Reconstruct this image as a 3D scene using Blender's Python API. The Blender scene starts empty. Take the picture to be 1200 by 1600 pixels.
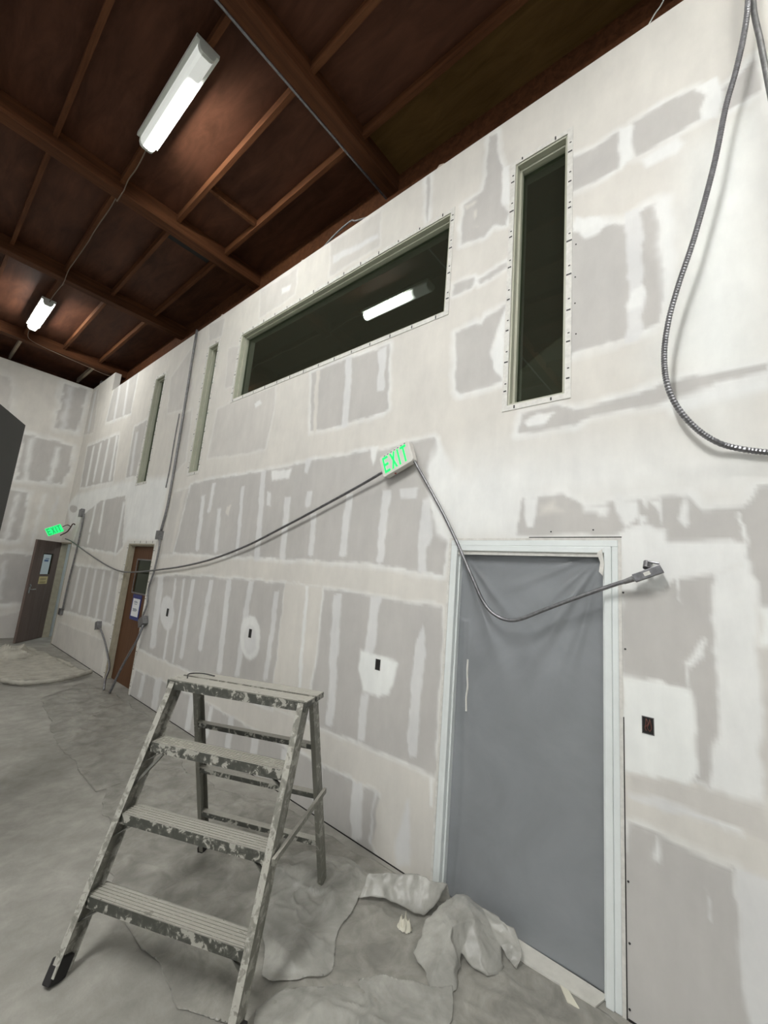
import bpy, math, random
import numpy as np
from mathutils import Vector, Matrix
random.seed(7)
rng = np.random.RandomState(11)
scene = bpy.context.scene
COL = scene.collection

# ---------------------------------------------------------------- camera, world, exposure
cam_d = bpy.data.cameras.new('camera')
cam = bpy.data.objects.new('camera', cam_d)
COL.objects.link(cam)
right = Vector((0.640878785848478, -0.7630793324316166, 0.08357220988521666))
up = Vector((-0.18061542184903054, -0.04408116219800075, 0.9825654790035981))
fwd = Vector((0.7460914496492218, 0.6447998011437285, 0.16607457723965763))
m = Matrix((right, up, -fwd)).transposed().to_4x4()
m.translation = Vector((-2.45, 0.0, 1.80))
cam.matrix_world = m
cam_d.sensor_fit = 'HORIZONTAL'
cam_d.sensor_width = 36.0
cam_d.lens = 648.76 / 1200.0 * 36.0
cam_d.clip_start = 0.05
scene.camera = cam

LAMP = 39.0          # emission of a lit lamp lens
SKY = 0.45            # daylight through the bay openings
world = bpy.data.worlds.new('World')
scene.world = world
world.use_nodes = True
bgn = world.node_tree.nodes['Background']
bgn.inputs[0].default_value = (0.93, 0.97, 1.0, 1)
bgn.inputs[1].default_value = SKY
scene.view_settings.view_transform = 'Standard'
scene.view_settings.look = 'None'
scene.view_settings.gamma = 1.0
scene.view_settings.use_curve_mapping = False
scene.view_settings.exposure = 1.25

# ---------------------------------------------------------------- helpers
class MB:
    def __init__(s): s.v = []; s.f = []; s.m = []; s.cur = 0
    def quad(s, a, b, c, d):
        n = len(s.v); s.v += [tuple(a), tuple(b), tuple(c), tuple(d)]
        s.f.append((n, n+1, n+2, n+3)); s.m.append(s.cur)
    def hexa(s, P):
        n = len(s.v); s.v += [tuple(p) for p in P]
        for f in ((0,3,2,1),(4,5,6,7),(0,1,5,4),(1,2,6,5),(2,3,7,6),(3,0,4,7)):
            s.f.append(tuple(n+i for i in f)); s.m.append(s.cur)
    def box(s, x0, x1, y0, y1, z0, z1):
        s.hexa([(x0,y0,z0),(x1,y0,z0),(x1,y1,z0),(x0,y1,z0),(x0,y0,z1),(x1,y0,z1),(x1,y1,z1),(x0,y1,z1)])
    def beam(s, p0, p1, a, wa, wb, b=None):
        """bar from p0 to p1; a = direction of its width wa, wb = its depth"""
        p0 = Vector(p0); p1 = Vector(p1); d = (p1-p0).normalized()
        a = Vector(a); a = (a - d*a.dot(d)).normalized(); b = d.cross(a)
        P = []
        for p in (p0, p1):
            for (i, j) in ((-1,-1),(1,-1),(1,1),(-1,1)):
                P.append(p + a*i*wa/2 + b*j*wb/2)
        s.hexa(P)
    def tube(s, pts, r, n=10, cap=True, rf=None):
        pts = [Vector(p) for p in pts]
        N = len(pts); base = len(s.v)
        t = (pts[1]-pts[0]).normalized()
        u = t.orthogonal().normalized()
        for i, p in enumerate(pts):
            t = (pts[min(i+1,N-1)] - pts[max(i-1,0)]).normalized()
            u = (u - t*u.dot(t)).normalized(); w = t.cross(u)
            rr = r*(rf(i) if rf else 1.0)
            for k in range(n):
                a = 2*math.pi*k/n
                s.v.append(tuple(p + (u*math.cos(a)+w*math.sin(a))*rr))
        for i in range(N-1):
            for k in range(n):
                a = base+i*n+k; b = base+i*n+(k+1)%n
                s.f.append((a, b, b+n, a+n)); s.m.append(s.cur)
        if cap:
            s.f.append(tuple(base+k for k in reversed(range(n)))); s.m.append(s.cur)
            s.f.append(tuple(base+(N-1)*n+k for k in range(n))); s.m.append(s.cur)
    def prism(s, poly, o, ex, ey, ez, d):
        """extrude a 2-D polygon (counter-clockwise) lying in ex, ey at o by d along ez"""
        o = Vector(o); ex = Vector(ex); ey = Vector(ey); ez = Vector(ez)
        n = len(s.v); k = len(poly)
        for h in (0, d):
            for (a, b) in poly: s.v.append(tuple(o+ex*a+ey*b+ez*h))
        s.f.append(tuple(n+i for i in reversed(range(k)))); s.m.append(s.cur)
        s.f.append(tuple(n+k+i for i in range(k))); s.m.append(s.cur)
        for i in range(k):
            j = (i+1) % k
            s.f.append((n+i, n+j, n+k+j, n+k+i)); s.m.append(s.cur)
    def build(s, name, mats, parent=None, bevel=0, smooth=False):
        me = bpy.data.meshes.new(name)
        me.from_pydata(s.v, [], s.f)
        if not isinstance(mats, (list, tuple)): mats = [mats]
        for q in mats: me.materials.append(q)
        if any(s.m): me.polygons.foreach_set('material_index', s.m)
        if smooth: me.polygons.foreach_set('use_smooth', [True]*len(s.f))
        me.update()
        o = bpy.data.objects.new(name, me); COL.objects.link(o)
        if parent:
            o.parent = parent
            o.matrix_parent_inverse = parent.matrix_basis.inverted()
        if bevel:
            b = o.modifiers.new('bevel', 'BEVEL'); b.width = bevel; b.segments = 2; b.limit_method = 'ANGLE'
        return o

def empty(name, loc, label, cat, group=None):
    o = bpy.data.objects.new(name, None); COL.objects.link(o)
    o.location = loc; o.empty_display_size = .1
    return tag(o, label, cat, group)
def tag(o, label=None, cat=None, group=None, kind=None):
    if label: o['label'] = label
    if cat: o['category'] = cat
    if group: o['group'] = group
    if kind: o['kind'] = kind
    return o
def spline(pts, n=8):
    P = [Vector(p) for p in pts]; P = [P[0]*2-P[1]] + P + [P[-1]*2-P[-2]]
    out = []
    for i in range(1, len(P)-2):
        for k in range(n):
            t = k/n
            out.append(0.5*((2*P[i]) + (P[i+1]-P[i-1])*t + (2*P[i-1]-5*P[i]+4*P[i+1]-P[i+2])*t*t + (3*P[i]-P[i-1]-3*P[i+1]+P[i+2])*t**3))
    out.append(P[-2]); return out

# ---------------------------------------------------------------- materials
def mat(name):
    q = bpy.data.materials.new(name); q.use_nodes = True
    nt = q.node_tree; b = nt.nodes['Principled BSDF']
    return q, nt, b
def N(nt, t, **kw):
    n = nt.nodes.new(t)
    for k, v in kw.items(): setattr(n, k, v)
    return n
def noise(nt, scale, detail=4, rough=.55, vec=None, dist=0.0):
    n = N(nt, 'ShaderNodeTexNoise'); n.inputs['Scale'].default_value = scale
    n.inputs['Detail'].default_value = detail; n.inputs['Roughness'].default_value = rough
    n.inputs['Distortion'].default_value = dist
    if vec is not None: nt.links.new(vec, n.inputs['Vector'])
    return n
def coords(nt, sc=(1,1,1)):
    t = N(nt, 'ShaderNodeTexCoord'); mp = N(nt, 'ShaderNodeMapping')
    mp.inputs['Scale'].default_value = sc
    nt.links.new(t.outputs['Object'], mp.inputs['Vector']); return mp.outputs[0]
def ramp(nt, fac, stops):
    r = N(nt, 'ShaderNodeValToRGB'); e = r.color_ramp.elements
    e[0].position, e[0].color = stops[0][0], (*stops[0][1], 1)
    e[1].position, e[1].color = stops[-1][0], (*stops[-1][1], 1)
    for p, c in stops[1:-1]:
        x = e.new(p); x.color = (*c, 1)
    nt.links.new(fac, r.inputs[0]); return r
def bump(nt, b, h, strength, dist=.01):
    n = N(nt, 'ShaderNodeBump'); n.inputs['Strength'].default_value = strength
    n.inputs['Distance'].default_value = dist
    nt.links.new(h, n.inputs['Height']); nt.links.new(n.outputs[0], b.inputs['Normal']); return n
def simple(name, c, rough=.6, metal=0.0, var=.08, scale=6, bmp=0):
    q, nt, b = mat(name)
    v = coords(nt); n = noise(nt, scale, 5, .6, v)
    lo = tuple(max(0, x*(1-var)) for x in c); hi = tuple(min(1, x*(1+var)) for x in c)
    r = ramp(nt, n.outputs[0], [(.3, lo), (.7, hi)])
    nt.links.new(r.outputs[0], b.inputs['Base Color'])
    b.inputs['Roughness'].default_value = rough; b.inputs['Metallic'].default_value = metal
    if bmp: bump(nt, b, n.outputs[0], bmp)
    return q
def glow(name, c, s):
    q, nt, b = mat(name)
    b.inputs['Base Color'].default_value = (*c, 1)
    b.inputs['Emission Color'].default_value = (*c, 1); b.inputs['Emission Strength'].default_value = s
    return q
def wood(name, c0, c1, sc=(1,8,8), rough=.65):
    q, nt, b = mat(name)
    v = coords(nt, sc); n = noise(nt, 2.2, 7, .65, v, .6)
    v2 = coords(nt); n2 = noise(nt, 1.1, 3, .5, v2)
    mx = N(nt, 'ShaderNodeMath', operation='ADD'); mx.inputs[1].default_value = 0
    ml = N(nt, 'ShaderNodeMath', operation='MULTIPLY'); ml.inputs[1].default_value = .5
    nt.links.new(n2.outputs[0], ml.inputs[0]); nt.links.new(n.outputs[0], mx.inputs[0]); nt.links.new(ml.outputs[0], mx.inputs[1])
    r = ramp(nt, mx.outputs[0], [(.5, c0), (1.0, c1)])
    nt.links.new(r.outputs[0], b.inputs['Base Color']); b.inputs['Roughness'].default_value = rough
    b.inputs['Specular IOR Level'].default_value = .12
    bump(nt, b, n.outputs[0], .25, .004); return q

M = {}
M['beam_wood'] = wood('stained glulam', (.048,.018,.0078), (.125,.049,.021), (.6,9,9))
M['purlin_wood'] = wood('stained purlin', (.065,.023,.009), (.15,.062,.027), (9,.6,9))
M['ply'] = wood('stained plywood', (.043,.0165,.0090), (.108,.045,.0255), (3,.7,3), .55)
M['pale_wood'] = wood('unstained lumber', (.25,.20,.15), (.42,.35,.27), (9,9,.6))
M['white_paint'] = simple('white painted steel', (.74,.78,.77), .35, 0, .04, 9)
M['dusty_white'] = simple('dusty white bead', (.66,.65,.61), .6, 0, .12, 30)
M['frame_green'] = simple('pale window frame', (.45,.455,.365), .35, 0, .06, 5)
M['tick'] = simple('black tick marks', (.03,.03,.03), .6)
M['steel'] = simple('galvanised conduit', (.22,.22,.23), .4, .85, .25, 40)
M['dull_steel'] = simple('dull grey box', (.20,.20,.20), .5, .5, .3, 30)
M['dark'] = simple('dark hole', (.012,.011,.010), .8)
M['jamb'] = simple('beige painted jamb', (.36,.33,.25), .5, 0, .12, 12)
M['brown_door'] = wood('brown door', (.085,.038,.018), (.125,.062,.032), (9,9,.5), .45)
M['grey_door'] = wood('grey brown door', (.115,.085,.072), (.175,.135,.12), (9,9,.5), .45)
M['blue'] = simple('blue card', (.02,.03,.16), .5)
M['paper'] = simple('white paper', (.72,.73,.74), .6, 0, .02)
M['yellow'] = simple('yellow notice', (.60,.50,.26), .6)
M['ink'] = simple('printed ink', (.10,.13,.18), .6)
M['rubber'] = simple('black rubber', (.015,.014,.014), .7)
M['charcoal'] = simple('charcoal board', (.035,.035,.033), .6)
M['housing'] = simple('white plastic housing', (.66,.64,.60), .45, 0, .04, 20)
M['green_led'] = glow('green sign letters', (.004,.46,.075), 1.0)
M['drop'] = simple('dusty dropcloth', (.38,.365,.315), .85, 0, .2, 7, .3)
M['cable_brown'] = simple('dusty brown cable', (.17,.125,.09), .6)
M['olive_ply'] = wood('bounce-lit plywood panel', (.085,.048,.014), (.17,.10,.034), (4,.8,4))  # lighter olive tint stands in for light bounced off the wall
M['green_face'] = glow('green glowing face', (.004,.42,.09), 1.0)
M['green_dim'] = glow('dim green letters', (.004,.14,.035), 1.0)
M['debris'] = simple('crumpled paper', (.62,.60,.50), .8)
M['back_grey'] = simple('painted grey wall', (.55,.58,.58), .6)
M['brace_metal'] = simple('grey spreader', (.16,.16,.14), .5, .4, .4, 30)
M['lamp_cap'] = simple('lamp end cap', (.50,.52,.48), .4)

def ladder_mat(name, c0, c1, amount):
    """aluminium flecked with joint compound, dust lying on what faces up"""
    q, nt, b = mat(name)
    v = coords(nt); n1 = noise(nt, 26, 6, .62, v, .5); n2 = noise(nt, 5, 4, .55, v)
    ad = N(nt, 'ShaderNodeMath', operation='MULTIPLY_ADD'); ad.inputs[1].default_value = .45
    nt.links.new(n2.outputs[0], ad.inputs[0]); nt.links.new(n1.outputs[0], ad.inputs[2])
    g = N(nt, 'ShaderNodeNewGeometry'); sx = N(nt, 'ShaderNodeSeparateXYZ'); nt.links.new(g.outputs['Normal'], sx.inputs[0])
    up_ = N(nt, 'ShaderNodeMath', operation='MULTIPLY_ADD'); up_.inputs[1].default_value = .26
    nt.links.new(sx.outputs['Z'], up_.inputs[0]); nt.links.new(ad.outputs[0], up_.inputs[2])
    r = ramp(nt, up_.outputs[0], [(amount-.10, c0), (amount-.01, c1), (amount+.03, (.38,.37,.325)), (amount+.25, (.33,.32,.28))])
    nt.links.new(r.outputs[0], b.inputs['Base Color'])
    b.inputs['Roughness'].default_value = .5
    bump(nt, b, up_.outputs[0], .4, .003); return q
M['ladder'] = ladder_mat('splattered aluminium', (.17,.167,.14), (.25,.243,.21), .80)
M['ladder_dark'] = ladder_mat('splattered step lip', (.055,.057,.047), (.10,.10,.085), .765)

def wall_mat():
    q, nt, b = mat('taped drywall')
    a = N(nt, 'ShaderNodeAttribute'); a.attribute_name = 'mud_col'
    h = N(nt, 'ShaderNodeAttribute'); h.attribute_name = 'mud_h'
    v = coords(nt); n1 = noise(nt, 2.3, 5, .6, v); n2 = noise(nt, 60, 3, .5, v); n3 = noise(nt, 9, 5, .6, coords(nt, (1,1,.35)))
    r = ramp(nt, n1.outputs[0], [(.3, (.93,.93,.93)), (.7, (1.05,1.045,1.035))])
    r3 = ramp(nt, n3.outputs[0], [(.35, (.965,.965,.965)), (.65, (1.025,1.025,1.025))])
    mx = N(nt, 'ShaderNodeMix', data_type='RGBA', blend_type='MULTIPLY'); mx.inputs[0].default_value = 1
    mx2 = N(nt, 'ShaderNodeMix', data_type='RGBA', blend_type='MULTIPLY'); mx2.inputs[0].default_value = 1
    nt.links.new(a.outputs['Color'], mx.inputs[6]); nt.links.new(r.outputs[0], mx.inputs[7])
    nt.links.new(mx.outputs[2], mx2.inputs[6]); nt.links.new(r3.outputs[0], mx2.inputs[7])
    nt.links.new(mx2.outputs[2], b.inputs['Base Color'])
    b.inputs['Roughness'].default_value = .75
    b.inputs['Specular IOR Level'].default_value = .25
    s = N(nt, 'ShaderNodeMath', operation='MULTIPLY_ADD'); s.inputs[1].default_value = .12
    nt.links.new(n2.outputs[0], s.inputs[0]); nt.links.new(h.outputs['Fac'], s.inputs[2])
    bump(nt, b, s.outputs[0], .35, .003); return q
M['wall'] = wall_mat()

def floor_mat():
    q, nt, b = mat('dusty concrete')
    v = coords(nt); n1 = noise(nt, .9, 6, .6, v, .4); n2 = noise(nt, 7, 6, .65, v, .3); n3 = noise(nt, 90, 2, .5, v)
    ad = N(nt, 'ShaderNodeMath', operation='MULTIPLY_ADD'); ad.inputs[1].default_value = .6
    nt.links.new(n2.outputs[0], ad.inputs[0]); nt.links.new(n1.outputs[0], ad.inputs[2])
    r = ramp(nt, ad.outputs[0], [(.55, (.19,.184,.163)), (.78, (.27,.262,.234)), (1.05, (.37,.36,.325))])
    nt.links.new(r.outputs[0], b.inputs['Base Color']); b.inputs['Roughness'].default_value = .8
    m2 = N(nt, 'ShaderNodeMath', operation='MULTIPLY_ADD'); m2.inputs[1].default_value = .3
    nt.links.new(n3.outputs[0], m2.inputs[0]); nt.links.new(n2.outputs[0], m2.inputs[2])
    bump(nt, b, m2.outputs[0], .3, .01); return q
M['floor'] = floor_mat()

def film(name, c, rough, see, spec=.5, dust=.5, bscale=14, bstr=.3):
    """thin plastic film: glossy, partly see-through, dust in patches"""
    q, nt, b = mat(name)
    v = coords(nt); n = noise(nt, bscale*.4, 6, .6, v, .5); n2 = noise(nt, bscale, 4, .6, v, 1.0)
    r = ramp(nt, n.outputs[0], [(.35, tuple(x*(1-.18*dust) for x in c)), (.7, tuple(min(1, x*(1+.18*dust)) for x in c))])
    nt.links.new(r.outputs[0], b.inputs['Base Color']); b.inputs['Roughness'].default_value = rough
    b.inputs['Specular IOR Level'].default_value = spec
    bump(nt, b, n2.outputs[0], bstr, .01)
    tr = N(nt, 'ShaderNodeBsdfTransparent'); ms = N(nt, 'ShaderNodeMixShader')
    sr = ramp(nt, n.outputs[0], [(.35, (min(1, see*1.3),)*3), (.7, (see*.7,)*3)])
    nt.links.new(sr.outputs[0], ms.inputs[0]); nt.links.new(b.outputs[0], ms.inputs[1]); nt.links.new(tr.outputs[0], ms.inputs[2])
    out = nt.nodes['Material Output']; nt.links.new(ms.outputs[0], out.inputs[0]); return q
M['door_film'] = film('grey door film', (.27,.285,.30), .20, .08, .5, .4, 5, .15)
M['floor_film'] = film('dusty floor film', (.37,.36,.32), .30, .35, .5, .9, 16, .5)
M['bunch_film'] = film('bunched floor film', (.45,.445,.405), .36, .42, .5, .6, 12, .35)

def glass_mat(nm='window glass', ior=1.7):
    q, nt, b = mat(nm); nt.nodes.remove(b)
    fr = N(nt, 'ShaderNodeFresnel'); fr.inputs[0].default_value = ior
    gl = N(nt, 'ShaderNodeBsdfGlossy'); gl.inputs['Roughness'].default_value = .015; gl.inputs[0].default_value = (.85,.95,.85,1)
    tr = N(nt, 'ShaderNodeBsdfTransparent'); tr.inputs[0].default_value = (.35,.38,.33,1)
    df = N(nt, 'ShaderNodeBsdfDiffuse'); df.inputs[0].default_value = (.30,.32,.22,1); m0 = N(nt, 'ShaderNodeMixShader'); m0.inputs[0].default_value = .07; nt.links.new(tr.outputs[0], m0.inputs[1]); nt.links.new(df.outputs[0], m0.inputs[2])
    ms = N(nt, 'ShaderNodeMixShader'); nt.links.new(fr.outputs[0], ms.inputs[0])
    nt.links.new(m0.outputs[0], ms.inputs[1]); nt.links.new(gl.outputs[0], ms.inputs[2])
    nt.links.new(ms.outputs[0], nt.nodes['Material Output'].inputs[0]); return q
M['glass'] = glass_mat()
M['door_glass'] = glass_mat('door glass', 1.22)

def lens_mat(name, strong, weak):
    """wraparound lens: the tube inside stops short of the near end and sits off centre"""
    q, nt, b = mat(name)
    t = N(nt, 'ShaderNodeTexCoord'); s = N(nt, 'ShaderNodeSeparateXYZ'); nt.links.new(t.outputs['Object'], s.inputs[0])
    a = N(nt, 'ShaderNodeMapRange', interpolation_type='SMOOTHSTEP'); a.inputs['From Min'].default_value = -.38; a.inputs['From Max'].default_value = -.16
    nt.links.new(s.outputs['Y'], a.inputs['Value'])
    c = N(nt, 'ShaderNodeMapRange', interpolation_type='SMOOTHSTEP'); c.inputs['From Min'].default_value = -.040; c.inputs['From Max'].default_value = .035
    nt.links.new(s.outputs['X'], c.inputs['Value'])
    ml = N(nt, 'ShaderNodeMath', operation='MULTIPLY'); nt.links.new(a.outputs[0], ml.inputs[0]); nt.links.new(c.outputs[0], ml.inputs[1])
    e = N(nt, 'ShaderNodeMapRange'); e.inputs['To Min'].default_value = weak; e.inputs['To Max'].default_value = strong
    nt.links.new(ml.outputs[0], e.inputs['Value'])
    b.inputs['Base Color'].default_value = (.42,.46,.41,1)
    b.inputs['Emission Color'].default_value = (1.0,.995,.955,1)
    nt.links.new(e.outputs[0], b.inputs['Emission Strength']); return q
M['lens_half'] = lens_mat('half lit lamp lens', LAMP, .20)
M['lens_full'] = glow('lit lamp lens', (1.0,.995,.955), LAMP*.8)

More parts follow.
